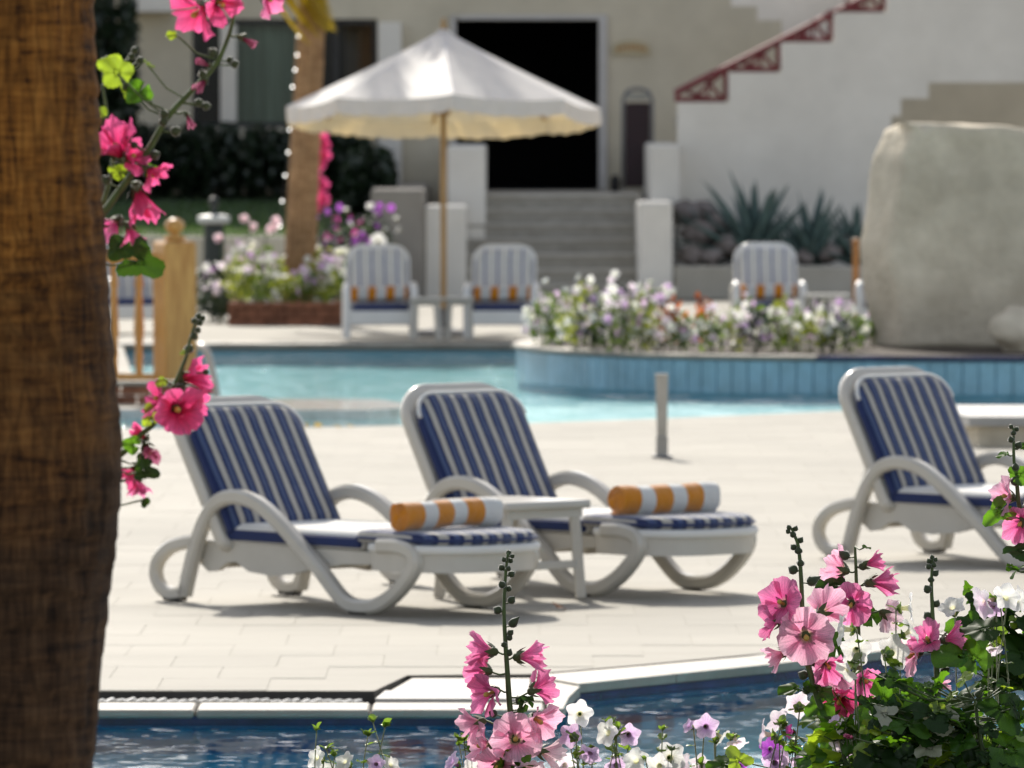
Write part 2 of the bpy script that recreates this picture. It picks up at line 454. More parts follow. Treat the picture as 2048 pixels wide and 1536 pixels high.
m_white = surf('white plaster', (0.84, 0.80, 0.725), 0.88, var=0.06, scale=1.3, bump=0.12, bscale=20, stain=0.10)
m_rough = surf('rough cement render', (0.76, 0.67, 0.52), 0.92, var=0.17, scale=3.0, bump=0.9, bscale=16, stain=0.16)
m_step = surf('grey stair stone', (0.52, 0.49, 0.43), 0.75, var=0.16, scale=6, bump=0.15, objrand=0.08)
m_brick = surf('terracotta brick', (0.30, 0.125, 0.07), 0.85, var=0.3, scale=9, bump=0.4, objrand=0.2)
m_pine = surf('varnished pine', (0.62, 0.35, 0.10), 0.38, var=0.28, scale=5, stretch=(6, 6, 0.7), spec=0.5, bump=0.08, tint=(0.46, 0.20, 0.04))
m_pole = surf('pale pole wood', (0.46, 0.28, 0.11), 0.5, var=0.2, scale=5, stretch=(6, 6, 0.5))
m_red = surf('red painted iron', (0.20, 0.025, 0.03), 0.5, var=0.2, scale=8)
m_dark = surf('dark frame metal', (0.025, 0.024, 0.026), 0.45, var=0.3)
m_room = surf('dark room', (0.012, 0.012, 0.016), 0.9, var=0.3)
m_maroon = surf('maroon board', (0.028, 0.008, 0.012), 0.55, var=0.3)
m_grey = surf('grey metal', (0.22, 0.22, 0.23), 0.5, var=0.15)
m_rock = surf('purple grey rock', (0.27, 0.235, 0.225), 0.9, var=0.35, scale=5, bump=0.6)
m_glass = surf('dark window glass', (0.05, 0.06, 0.06), 0.08, var=0.1, spec=0.6)
m_curtain_g = surf('pale green curtain', (0.30, 0.36, 0.29), 0.9, var=0.25, scale=3, stretch=(8, 8, 0.3))
m_curtain_b = surf('brown curtain', (0.14, 0.10, 0.07), 0.9, var=0.35, scale=3, stretch=(8, 8, 0.3))
m_white_disc = surf('white lamp disc', (0.62, 0.64, 0.62), 0.5, var=0.05)
m_lampgreen = surf('dark green lamp', (0.018, 0.028, 0.026), 0.4, var=0.3)
m_navy = surf('navy glazed tile', (0.022, 0.026, 0.10), 0.2, var=0.3, scale=8, objrand=0.15)
m_islandtile = surf('blue glazed wall tile', (0.30, 0.53, 0.66), 0.25, var=0.14, scale=5, objrand=0.10)
m_grout = surf('tile grout', (0.22, 0.40, 0.50), 0.8, var=0.1)
m_pooltile = tile_mat('turquoise pool mosaic', (0.30, 0.78, 0.82), (0.38, 0.84, 0.88), (0.44, 0.80, 0.84), 0.03)
m_poolwall = tile_mat('blue pool wall mosaic', (0.05, 0.19, 0.36), (0.08, 0.25, 0.42), (0.12, 0.27, 0.38), 0.03)
m_shallow = tile_mat('pale shallow floor', (0.085, 0.185, 0.225), (0.12, 0.225, 0.265), (0.16, 0.25, 0.275), 0.05)
W_, B_, G_ = (0.46, 0.435, 0.385), (0.009, 0.021, 0.092), (0.070, 0.105, 0.19)
m_stripe = stripes('blue striped canvas', 1, 0.080, [(0, W_), (0.36, B_), (0.58, G_), (0.66, (0.05, 0.075, 0.21)), (0.74, G_), (0.82, B_)], offset=0.03)
m_stripe_thin = stripes('thin blue striped canvas', 0, 0.112, [(0, (0.66, 0.64, 0.60)), (0.44, (0.03, 0.06, 0.25)), (0.56, (0.66, 0.64, 0.60))], offset=0.0)
m_canvas_w = surf('white canvas', (0.74, 0.73, 0.70), 0.85, var=0.05, scale=6, sheen=0.3)
m_canvas_b = surf('navy canvas', (0.012, 0.026, 0.11), 0.85, var=0.15, scale=6, sheen=0.3)
O1c, Wc = (0.66, 0.235, 0.008), (0.70, 0.69, 0.66)
m_towel = stripes('orange striped towel', 0, 0.60, [(0, O1c), (0.20, Wc), (0.335, O1c), (0.50, Wc), (0.63, O1c), (0.79, Wc)], bump=1.0, offset=0.30, rough=0.95, sheen=0.6)
m_towel_far = stripes('narrow orange striped towel', 0, 0.165, [(0, Wc), (0.54, O1c)], bump=0.8, offset=0.03, rough=0.95)
m_towel_end = surf('orange terry', O1c, 0.95, var=0.25, scale=40, bump=0.6)

# plants
m_stem = surf('green stem', (0.075, 0.125, 0.032), 0.6, var=0.3, scale=40, sheen=0.25)
m_bud = surf('hairy dark bud', (0.05, 0.075, 0.03), 0.7, var=0.35, scale=60, sheen=1.0)
m_calyx = surf('green calyx', (0.075, 0.105, 0.03), 0.65, var=0.3, scale=60, sheen=0.6)
m_stamen = surf('yellow stamen column', (0.62, 0.44, 0.10), 0.7, var=0.3, scale=80)
m_wither = surf('withered petal', (0.30, 0.06, 0.10), 0.8, var=0.4, scale=60)
m_dry = surf('dry straw', (0.42, 0.30, 0.15), 0.85, var=0.3, scale=40)
m_leaf = thin('hollyhock leaf green', (0.036, 0.10, 0.012), (0.17, 0.40, 0.015), 0.48, 0.022, 0.45, 45, 0.35, objrand=0.35)
m_leafd = thin('dark hollyhock leaf', (0.018, 0.046, 0.010), (0.06, 0.15, 0.010), 0.32, 0.018, 0.45, 45, 0.4, objrand=0.3)
m_leaflime = thin('lime young leaf', (0.16, 0.28, 0.02), (0.50, 0.70, 0.03), 0.55, 0.05, 0.4, 45, 0.25, objrand=0.2)
m_leafgrey = thin('withered grey leaf', (0.34, 0.36, 0.25), (0.30, 0.30, 0.18), 0.3, 0.06, 0.4, 60, 0.35)
def petal(name, eye, mid, edge, veins=0.3, tr=0.5, e0=0.16, e1=0.30):
    return thin(name, mid, mid, tr, 0.03, 0.5, 25, 0.12, ramp=[(0.0, eye), (e0, eye), (e1, mid), (0.95, edge)], veins=veins, objrand=0.2)
PET = {
    'pink': petal('pink petal', (0.62, 0.30, 0.32), (0.80, 0.105, 0.35), (0.88, 0.28, 0.52), 0.34),
    'light': petal('light pink petal', (0.75, 0.55, 0.38), (0.88, 0.30, 0.50), (0.92, 0.54, 0.68), 0.30),
    'pale': petal('pale blush petal', (0.82, 0.70, 0.50), (0.92, 0.56, 0.66), (0.93, 0.72, 0.78), 0.22),
    'hot': petal('hot pink petal', (0.45, 0.02, 0.08), (0.74, 0.028, 0.16), (0.86, 0.13, 0.36), 0.34),
    'wine': petal('faded wine petal', (0.25, 0.01, 0.05), (0.36, 0.03, 0.12), (0.62, 0.20, 0.34), 0.4),
    'white': petal('white petal', (0.84, 0.82, 0.55), (0.88, 0.88, 0.80), (0.92, 0.92, 0.90), 0.12, e0=0.05, e1=0.14),
    'lilac': petal('lilac petal', (0.40, 0.22, 0.40), (0.72, 0.46, 0.80), (0.84, 0.66, 0.88), 0.25, e0=0.05, e1=0.14),
    'violet': petal('violet petal', (0.55, 0.35, 0.55), (0.40, 0.06, 0.56), (0.58, 0.16, 0.72), 0.35, e0=0.05, e1=0.14),
    'magenta': petal('magenta petal', (0.60, 0.05, 0.25), (0.68, 0.05, 0.36), (0.78, 0.14, 0.50), 0.3, e0=0.05, e1=0.14),
    'blush': petal('blush lilac petal', (0.75, 0.62, 0.55), (0.86, 0.70, 0.84), (0.92, 0.84, 0.92), 0.15, e0=0.05, e1=0.14),
}

# ------------------------------------------------------------------ ground, pools and decks
def sheet(name, poly, z, mat, kind=True):
    mb = MB(); mb.add([(p[0], p[1], z) for p in poly], [tuple(range(len(poly)))])
    o = mb.build(name, mat)
    return struct(o) if kind else o
def wall_strip(mb, line, z0, z1, off=0.0):
    for a, b in zip(line[:-1], line[1:]):
        mb.add([(a[0], a[1] - off, z0), (b[0], b[1] - off, z0), (b[0], b[1] - off, z1), (a[0], a[1] - off, z1)], [(0, 1, 2, 3)])

struct(MB().add([(-600, -300, -2.2), (600, -300, -2.2), (600, 900, -2.2), (-600, 900, -2.2)], [(0, 1, 2, 3)]).build('ground', m_ground))
# terrain to the sides and behind, at deck level, so that nothing floats when the view moves
side = MB()
for (x0, x1, y0, y1) in ((-400, -15, -200, 700), (15, 400, -200, 700), (-15, 15, -200, 15.5), (-15, 15, 86.0, 700)):
    side.add([(x0, y0, -0.03), (x1, y0, -0.03), (x1, y1, -0.03), (x0, y1, -0.03)], [(0, 1, 2, 3)])
struct(side.build('terrain', m_ground))
NEAR_Y = 23.6
E1 = [(-15, 28.25), (0.12, 28.30), (0.17, 28.8), (0.24, 29.35), (0.60, 29.85), (1.0, 30.40), (1.5, 31.2), (1.95, 31.95), (3.1, 33.4), (6, 35.0), (15, 38.0)]
OUT = [(0.07, 29.77), (0.50, 30.28), (1.0, 30.93), (1.45, 31.68), (1.88, 32.45), (3.0, 33.95), (5.9, 35.55), (15, 38.6)]
FE = [(15, 56.5), (3.53, 55.4), (2.26, 55.1), (1.1, 53.9), (0.05, 53.0), (-1.39, 52.3), (-2.7, 52.1), (-15, 52.0)]
# bed in front
bed = sheet('flower_bed', [(-15, 15.5), (15, 15.5), (15, NEAR_Y), (-15, NEAR_Y)], 0.0, m_earth)
# near pool basin
wl = MB(); wall_strip(wl, E1, -1.25, -0.075); wl.add([(-15, NEAR_Y, -1.25), (15, NEAR_Y, -1.25), (15, NEAR_Y, 0), (-15, NEAR_Y, 0)], [(0, 1, 2, 3)])
struct(wl.build('pool_wall', m_poolwall))
struct(MB().add([(-15, NEAR_Y, -1.25), (15, NEAR_Y, -1.25), (15, 38.5, -1.25), (-15, 38.5, -1.25)], [(0, 1, 2, 3)]).build('pool_floor', m_pooltile))
band = struct(MB().build('waterline_band', m_navy)); bd = MB(); wall_strip(bd, E1, -0.17, -0.042, 0.004); band.data = bd.mesh('waterline_band', m_navy)
WZ = -0.068
poly = [(-15, NEAR_Y), (15, NEAR_Y)] + E1[::-1]
m_water_near = water_mat('near pool water', (0.50, 0.84, 0.92), [(1.6, (1, 0.5, 1), 0.0034), (5.5, (1, 0.45, 1), 0.0010), (17.0, (1, 0.6, 1), 0.00022)], 1.0, 0.30, clear=0.42, spark=(11.0, 0.64, 0.03))
wmb = MB(); wmb.add([(p[0], p[1], WZ) for p in poly], [tuple(range(len(poly)))])
struct(wmb.build('pool_water', m_water_near))

# coping stones of the near pool
cop = struct(MB().add([(-15, 28.27, -0.053), (0.1, 28.32, -0.053), (0.1, 28.6, -0.053), (-15, 28.6, -0.053)], [(0, 1, 2, 3)]).build('pool_coping', m_joint))
x = 0.118
while x > -6.5:
    w = 0.62
    mb = MB(); y0 = 28.235 if x < 0.1 else 28.24
    mb.box((x - w / 2, 28.41, -0.031), (w - 0.008, 0.35, 0.030), 0.008); mb.build('coping_stone', m_coping, cop)
    x -= w
MB().prism([(0.126, 28.24), (0.18, 28.24), (0.205, 28.8), (0.25, 29.33), (0.075, 29.74), (0.075, 28.64), (0.126, 28.60)], -0.05, -0.012).build('coping_stone', m_coping, cop)
inner = E1[3:]
def lerp_line(line, n):
    L = [0]
    for a, b in zip(line[:-1], line[1:]): L.append(L[-1] + math.dist(a, b))
    out = []
    for i in range(n + 1):
        d = L[-1] * i / n; k = 0
        while k < len(L) - 2 and L[k + 1] < d: k += 1
        t = (d - L[k]) / max(1e-9, L[k + 1] - L[k]); a, b = line[k], line[k + 1]
        out.append((a[0] + (b[0] - a[0]) * t, a[1] + (b[1] - a[1]) * t))
    return out
ci = [p for p in inner if p[0] <= 6.0]; cu = [p for p in OUT if p[0] <= 6.0]
ci = lerp_line([tuple(v) for v in smooth_pts([(a[0], a[1], 0) for a in ci], 4)][:] and [(v.x, v.y) for v in smooth_pts([(a[0], a[1], 0) for a in ci], 4)], 13)
cu = lerp_line([(v.x, v.y) for v in smooth_pts([(a[0], a[1], 0) for a in cu], 4)], 13)
for i in range(13):
    a, b, c, d = ci[i], ci[i + 1], cu[i + 1], cu[i]
    e = 0.006
    a2 = (a[0] + (b[0] - a[0]) * e, a[1] - 0.012 + (b[1] - a[1]) * e); d2 = (d[0] + (c[0] - d[0]) * e, d[1] + (c[1] - d[1]) * e)
    b2 = (b[0], b[1] - 0.012)
    MB().prism([a2, b2, c, d2], -0.038, -0.004).build('coping_stone', m_coping if i % 3 else m_coping, cop)
# white cover slabs beside the channel
cs = thing('channel_cover', 'two white cover slabs set at the end of the drain grate', 'cover slab', (0, 29.1, 0))
MB().prism([(-0.49, 28.63), (0.068, 28.63), (0.068, 29.02), (-0.46, 29.02)], -0.05, -0.005).build('slab', m_whiteslab, cs, loc=(0, -29.1, 0))
MB().prism([(-0.44, 29.08), (0.066, 29.08), (0.066, 29.70), (-0.37, 29.70)], -0.07, -0.009).build('slab', m_coping, cs, loc=(0, -29.1, 0))
# overflow channel with its bars
ch = MB()
ch.add([(-15, 28.6, -0.16), (0.07, 28.6, -0.16), (0.07, 29.8, -0.16), (-15, 29.8, -0.16)], [(0, 1, 2, 3)])
ch.add([(-15, 28.62, -0.16), (0.07, 28.62, -0.16), (0.07, 28.62, -0.06), (-15, 28.62, -0.06)], [(0, 1, 2, 3)])
chan = struct(ch.build('drain_channel', surf('wet channel shade', (0.05, 0.045, 0.04), 0.5, var=0.4)))
barm = MB().box((0, 0, 0), (0.018, 0.12, 0.024), 0.004).mesh('grate_bar', m_resin)
x = -0.56
while x > -2.9:
    link('grate_bar', barm, chan, (x, 28.672, -0.023 + rnd.uniform(-0.003, 0.003)), (R(rnd.uniform(-2, 2)), 0, R(-14 + rnd.uniform(-4, 4)))); x -= 0.037
MB().tube([(-3.2, 28.66, -0.040), (-0.55, 28.66, -0.040)], 0.006, 6).build('grate_rod', m_resin, chan)

# near deck: base sheet and pavers
DECK = [(-15, 28.95), (-0.50, 28.95), (-0.39, 29.74), (0.07, 29.80)] + [(p[0], p[1] + 0.035) for p in OUT[1:]] + [(15, 56.5)] + FE[1:]
deck = sheet('pool_deck', DECK, -0.022, m_joint)
df = MB(); wall_strip(df, [(-15, 28.95), (-0.50, 28.95), (-0.39, 29.74), (0.07, 29.80)] + [(p[0], p[1] + 0.035) for p in OUT[1:]], -0.20, -0.004)
df.build('deck_edge', surf('wet channel shade', (0.05, 0.045, 0.04), 0.5, var=0.4), deck)  # edge face coloured dark to stand in for its shade
PW, PD = 0.40, 0.60
pav = MB().box((0, 0, -0.010), (PW - 0.003, PD - 0.003, 0.020), 0.001).mesh('paver', m_stone)
cells = []
j = 0; y = 28.965
while y < 56.5:
    off = 0.2 * (j % 2); i = -24
    while True:
        x0 = i * PW + off - 0.09; i += 1
        if x0 > 7: break
        if x0 < -8: continue
        q = [(x0 + .003, y + .003), (x0 + PW - .003, y + .003), (x0 + PW - .003, y + PD - .003), (x0 + .003, y + PD - .003)]
        if all(inside(p, DECK) for p in q): cells.append((x0 + PW / 2, y + PD / 2))
    y += PD; j += 1
vis = [c for c in cells if abs(c[0]) < c[1] * 0.066 + 0.3]
vis.sort(key=lambda c: c[1])
near = set(vis[:290])
for c in vis[:290]:
    link('paver', pav, deck, (c[0], c[1], rnd.uniform(-0.0004, 0.0006)), (R(rnd.uniform(-.05, .05)), R(rnd.uniform(-.05, .05)), 0))
pm = MB()
for c in cells:
    if c not in near: pm.box((c[0], c[1], -0.010 + rnd.uniform(-0.0004, 0.0006)), (PW - 0.006, PD - 0.007, 0.020))
tag(pm.build('paver_field', m_stone, deck), kind='stuff')
fl = MB(); 
# cut pavers along the curved coping: filler slab of the same stone just below paver level
MB().add([(p[0], p[1], -0.0014) for p in DECK], [tuple(range(len(DECK)))]).build('cut_pavers', m_stone, deck)

# far pool basin
FAR_Y = 69.9
ff = MB(); nx = 60; ny = 36
vs = []; 
for jy in range(ny + 1):
    for ix in range(nx + 1):
        X = -15 + 30 * ix / nx; Y = 51.9 + (70.2 - 51.9) * jy / ny
        dpt = -0.175
        if X > -1.2:
            k = max(0, min(1, (Y - 54.0) / 6)); kx = min(1, (X + 1.2) / 1.5)
            dpt = -0.175 * (1 - kx) + kx * (-0.092 - 0.045 * k)
        vs.append((X, Y, dpt))
ff.add(vs, [(a * (nx + 1) + b, a * (nx + 1) + b + 1, (a + 1) * (nx + 1) + b + 1, (a + 1) * (nx + 1) + b) for a in range(ny) for b in range(nx)])
m_farwall = tile_mat('far pool wall mosaic', (0.10, 0.32, 0.46), (0.14, 0.37, 0.50), (0.20, 0.38, 0.46), 0.03)
m_beach = tile_mat('pale beach entry floor', (0.66, 0.58, 0.56), (0.72, 0.63, 0.60), (0.72, 0.62, 0.59), 0.05)
fo = MB(); fo.v = ff.v; fo.f = [f for f in ff.f if sum(ff.v[i][0] for i in f) / 4 <= -1.0 + 0.5 * math.sin(ff.v[f[0]][1] * 1.7) or sum(ff.v[i][1] for i in f) / 4 > 59.4 + 0.5 * math.sin(ff.v[f[0]][0] * 1.9)]
fb_ = MB(); fb_.v = ff.v; fb_.f = [f for f in ff.f if f not in set(fo.f)]
struct(fo.build('far_pool_floor', m_shallow, smooth=True)); struct(fb_.build('beach_entry_floor', m_beach, smooth=True))
fw = MB(); wall_strip(fw, FE, -1.3, -0.02); wall_strip(fw, [(-15, FAR_Y), (15, FAR_Y)], -1.3, -0.02)
struct(fw.build('far_pool_wall', m_farwall))
m_water_far = water_mat('far pool water', (0.72, 0.97, 0.99), [(1.3, (1, 0.6, 1), 0.10), (4.0, (1, 0.55, 1), 0.060), (12.0, (1, 0.6, 1), 0.020)], 1.0, 0.26, rough=0.03, clear=1.0, spark=(4.5, 0.53, 0.065))
fp = FE + [(-15, FAR_Y), (15, FAR_Y)]
struct(MB().add([(p[0], p[1], -0.07) for p in fp], [tuple(range(len(fp)))]).build('far_pool_water', m_water_far))
# far deck with coping, walkway on the left, weir ledge
sheet('far_deck', [(-15, FAR_Y), (15, FAR_Y), (15, 86.2), (-15, 86.2)], 0.0, m_stone)
fc = struct(MB().add([(-15, FAR_Y - 0.01, -0.05), (15, FAR_Y - 0.01, -0.05), (15, FAR_Y - .01, -0.004), (-15, FAR_Y - .01, -0.004)], [(0, 1, 2, 3)]).build('far_coping', m_joint))
cm = MB().box((0, 0, 0), (0.592, 0.42, 0.05), 0.012).mesh('coping_stone', m_coping)
for i in range(-9, 9): link('coping_stone', cm, fc, (i * 0.6 + 0.2, FAR_Y + 0.18, -0.012))
wk = MB().prism([(-15, 55.6), (-2.62, 55.6), (-2.48, 57.2), (-2.62, 59.6), (-3.0, 63.0), (-3.4, 69.86), (-15, 69.86)], -1.3, -0.006)
struct(wk.build('walkway', m_stone))
wr = MB().prism([(-15, 55.35), (-1.0, 55.35), (-0.78, 55.7), (-0.76, 56.6), (-0.95, 57.3), (-2.45, 57.55), (-2.5, 57.15), (-2.64, 55.58), (-15, 55.58)], -1.3, -0.004)
struct(wr.build('weir_ledge', m_wetstone))

# ------------------------------------------------------------------ island planter with tiled wall
IL = [(8.5, 60.3), (6, 60.05), (4, 60.0), (2.6, 60.15), (1.6, 60.4), (0.95, 60.9), (0.45, 61.7), (0.12, 62.7), (0.06, 63.6), (0.3, 64.7), (0.9, 65.6), (2, 66.2), (8.5, 66.3)]
ils = [(v.x, v.y) for v in smooth_pts([(p[0], p[1], 0) for p in IL], 6)]
TOPZ = 0.215
isl = thing('island_planter', 'curved blue tiled planter wall rising from the far pool', 'planter', (2, 63, 0))
def li(v): return (v[0] - 2, v[1] - 63)
MB().prism([li(p) for p in ils], -1.2, TOPZ - 0.035).build('core', m_grout, isl, smooth=False)
sp = lerp_line(ils, int(sum(math.dist(a, b) for a, b in zip(ils[:-1], ils[1:])) / 0.125))
for a, b in zip(sp[:-1], sp[1:]):
    if a[1] > 65.2 or a[0] > 7.5: continue
    d = Vector((b[0] - a[0], b[1] - a[1])); nrm = Vector((-d.y, d.x)).normalized()
    # outward = away from the island centre
    c = Vector(((a[0] + b[0]) / 2, (a[1] + b[1]) / 2)); 
    if (c - Vector((4, 63))).dot(nrm) < 0: nrm = -nrm
    rotm = Matrix.Rotation(math.atan2(d.y, d.x), 4, 'Z')
    for (zc, hh, mt) in ((0.047, 0.252, m_islandtile),):
        MB().box((c.x - 2 + nrm.x * 0.008, c.y - 63 + nrm.y * 0.008, zc), (d.length - 0.007, 0.022, hh), 0.004, rotm).build('tile', mt, isl)
cpn = lerp_line(ils, 40)
for a, b in zip(cpn[:-1], cpn[1:]):
    if a[1] > 65.6 or a[0] > 8: continue
    d = Vector((b[0] - a[0], b[1] - a[1])); nrm = Vector((-d.y, d.x)).normalized(); c = Vector(((a[0] + b[0]) / 2, (a[1] + b[1]) / 2))
    if (c - Vector((4, 63))).dot(nrm) < 0: nrm = -nrm
    rotm = Matrix.Rotation(math.atan2(d.y, d.x), 4, 'Z')
    MB().box((c.x - 2 - nrm.x * 0.07, c.y - 63 - nrm.y * 0.07, TOPZ - 0.0175), (d.length + 0.02, 0.24, 0.035), 0.008, rotm).build('coping_stone', m_coping if a[0] < 2.75 else m_navy, isl)
soilp = [(p[0] * 0.94 + 0.25 - 2, (p[1] - 63) * 0.9) for p in ils]
MB().prism(soilp, TOPZ - 0.05, TOPZ - 0.012).build('soil', m_earth, isl)

# rough rendered wall on the island
def rough_slab(name, outline, y0, y1, mat, parent, amp=0.03, seed=3, loc=None, cham=None):
    """lumpy wall from a front outline (x,z); bulges, rounded shoulder edges"""
    bm = bmesh.new(); n = len(outline)
    xm = min(p[0] for p in outline)
    f = [bm.verts.new((p[0] + (0.22 if p[0] < xm + 0.30 else 0.0), y0, p[1])) for p in outline]; b = [bm.verts.new((p[0], y1, p[1])) for p in outline]
    bm.faces.new(f); bm.faces.new(b[::-1])
    for i in range(n): bm.faces.new((f[i], b[i], b[(i + 1) % n], f[(i + 1) % n]))
    bmesh.ops.recalc_face_normals(bm, faces=bm.faces)
    bmesh.ops.bevel(bm, geom=[e for e in bm.edges if abs(e.verts[0].co.y - e.verts[1].co.y) < 1e-6], offset=0.05, segments=3, profile=0.5, affect='EDGES')
    bmesh.ops.triangulate(bm, faces=bm.faces)
    bmesh.ops.subdivide_edges(bm, edges=[e for e in bm.edges if e.calc_length() > 0.12], cuts=4, use_grid_fill=True)
    bmesh.ops.triangulate(bm, faces=bm.faces)
    bmesh.ops.subdivide_edges(bm, edges=[e for e in bm.edges if e.calc_length() > 0.12], cuts=1, use_grid_fill=True)
    bmesh.ops.triangulate(bm, faces=bm.faces)
    from mathutils import noise
    for v in bm.verts:
        q = Vector(v.co) * 2.2 + Vector((seed, 0, 0)); q2 = Vector(v.co) * 7 + Vector((0, seed, 0))
        v.co += Vector((noise.noise(q + Vector((5, 0, 0))), noise.noise(q), noise.noise(q + Vector((0, 9, 0))))) * amp + Vector((0, noise.noise(q2), noise.noise(q2 + Vector((3, 3, 3))))) * amp * 0.35
    me = bpy.data.meshes.new(name); bm.to_mesh(me); bm.free(); me.materials.append(mat)
    me.polygons.foreach_set('use_smooth', [True] * len(me.polygons))
    return link(name, me, parent, loc)
D_ = 62.6
oc = [(GX(px, D_), GZ(py, D_)) for px, py in ((1742, 640), (1728, 560), (1722, 490), (1738, 400), (1752, 310), (1770, 258), (1800, 246), (1900, 250), (2048, 258), (2250, 266), (2300, 280))]
oc = [(oc[0][0], 0.19)] + oc + [(oc[-1][0], 0.19)]
wt = rough_slab('rough_wall', oc, D_, D_ + 0.55, m_rough, None, 0.028)
tag(wt, 'rough grey cement wall with sunlit top behind the island flowers', 'wall')
def rock(name, loc, r, seed, mat, parent=None, squash=(1, 1, .8)):
    from mathutils import noise
    bm = bmesh.new(); bmesh.ops.create_icosphere(bm, subdivisions=3, radius=1)
    for v in bm.verts:
        k = 1 + 0.35 * noise.noise(v.co * 1.3 + Vector((seed * 7.1, 0, 0))) + 0.13 * noise.noise(v.co * 3.5 + Vector((0, seed * 3.3, 0)))
        v.co = Vector((v.co.x * squash[0], v.co.y * squash[1], v.co.z * squash[2])) * k * r
    me = bpy.data.meshes.new(name); bm.to_mesh(me); bm.free(); me.materials.append(mat)
    me.polygons.foreach_set('use_smooth', [True] * len(me.polygons))
    return link(name, me, parent, loc)
tag(rock('boulder', P(2050, 665, 61.6), 0.27, 4, m_rough), 'pale boulder leaning at the foot of the rough cement wall', 'rock')

# ------------------------------------------------------------------ hotel building, stairs and terrace
DF = 92.5
bld = thing('hotel_building', 'cream plastered hotel front in shade behind the umbrella', 'building', (0, DF, 0))
def bxp(mb, px0, px1, z0, z1, y0, y1, D=DF, bev=0.0):
    x0, x1 = GX(px0, D), GX(px1, D)
    mb.box(((x0 + x1) / 2, (y0 + y1) / 2 - DF, (z0 + z1) / 2), (x1 - x0, y1 - y0, z1 - z0), bev)
ZL = 1.10; ZR = 5.2
w = MB()
wz0, wz1 = GZ(255, DF), GZ(38, DF); dz1 = GZ(40, DF)
T = 0.35
bxp(w, -700, 385, -0.1, ZR, DF, DF + T); bxp(w, 385, 755, -0.1, wz0, DF, DF + T); bxp(w, 385, 755, wz1, ZR, DF, DF + T)
bxp(w, 755, 912, -0.1, ZR, DF, DF + T); bxp(w, 912, 1197, dz1, ZR, DF, DF + T); bxp(w, 1197, 2900, -0.1, ZR, DF, DF + T)
w.build('wall', m_plaster, bld)
s = MB(); bxp(s, -700, -690, -0.1, ZR, DF + T, 103); bxp(s, 2890, 2900, -0.1, ZR, DF + T, 103); bxp(s, -700, 2900, -0.1, ZR, 103, 103.3)
s.build('side_wall', m_plaster, bld)
rf = MB(); bxp(rf, -760, 2960, ZR, ZR + 0.3, DF - 0.5, 103.8); rf.build('roof', m_white, bld)
fa = MB(); bxp(fa, 255, 352, GZ(25, DF), GZ(-90, DF), DF - 0.9, DF - 0.005); fa.build('canopy_beam', m_white, bld)
pr = MB(); bxp(pr, 757, 804, ZL - .2, GZ(45, DF), DF - 0.28, DF - 0.004, bev=0.02); pr.build('pier', m_white, bld)
# dark rooms behind door and window
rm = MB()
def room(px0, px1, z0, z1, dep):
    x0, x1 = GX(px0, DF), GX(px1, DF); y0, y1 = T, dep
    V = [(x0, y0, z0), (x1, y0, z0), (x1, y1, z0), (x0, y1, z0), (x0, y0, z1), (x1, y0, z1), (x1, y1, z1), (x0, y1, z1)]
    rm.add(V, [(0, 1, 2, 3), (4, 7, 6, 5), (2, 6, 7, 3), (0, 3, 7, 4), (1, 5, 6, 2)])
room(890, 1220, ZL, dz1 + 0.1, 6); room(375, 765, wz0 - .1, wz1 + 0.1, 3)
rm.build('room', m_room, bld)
fr = MB(); xa, xb = GX(912, DF), GX(1197, DF)
for xx, ww in ((xa - 0.03, 0.06), (xb + 0.05, 0.10)): fr.box((xx, -0.03, (ZL + dz1) / 2 + .03), (ww, 0.07, dz1 - ZL + .06), 0.008)
fr.box(((xa + xb) / 2 + .02, -0.03, dz1 + 0.03), (xb - xa - 0.01, 0.066, 0.055), 0.006)
fr.build('door_frame', surf('pale grey door trim', (0.56, 0.54, 0.52), 0.6, var=0.06), bld)
win = MB(); x0, x1 = GX(385, DF), GX(755, DF)
win.box(((x0 + x1) / 2, 0.10, wz1 - 0.03), (x1 - x0 - .004, 0.08, 0.056)); win.box(((x0 + x1) / 2, 0.10, wz0 + 0.03), (x1 - x0 - .004, 0.08, 0.056))
for px in (389, 640, 672, 750): win.box((GX(px, DF), 0.10, (wz0 + wz1) / 2), (0.05, 0.078, wz1 - wz0 - 0.12))
wo = win.build('window', m_dark, bld)
mu = MB(); mu.box((GX(457, DF), 0.095, (wz0 + wz1) / 2), (0.19, 0.10, wz1 - wz0 - 0.12), 0.01); mu.build('mullion', m_white, wo)
for (a, b) in ((393, 443), (471, 636), (644, 668), (676, 746)):
    g = MB(); xa_, xb_ = GX(a, DF), GX(b, DF); g.add([(xa_, 0.12, wz0 + .06), (xb_, 0.12, wz0 + .06), (xb_, 0.12, wz1 - .06), (xa_, 0.12, wz1 - .06)], [(0, 1, 2, 3)])
    m_pane = MATS.get('pane')
    if m_pane is None:
        m_pane, nt, ns, ln = newmat('pane'); ns.remove(ns['Principled BSDF'])
        tp = N(nt, 'ShaderNodeBsdfTransparent'); gl = N(nt, 'ShaderNodeBsdfGlossy', i_Roughness=0.03); tp.inputs[0].default_value = (.8, .85, .83, 1)
        fz = N(nt, 'ShaderNodeFresnel', i_IOR=1.45); mx = N(nt, 'ShaderNodeMixShader'); ln.new(fz.outputs[0], mx.inputs[0]); ln.new(tp.outputs[0], mx.inputs[1]); ln.new(gl.outputs[0], mx.inputs[2]); ln.new(mx.outputs[0], ns['Material Output'].inputs[0])
        MATS['pane'] = m_pane
    g.build('pane', m_pane, wo)
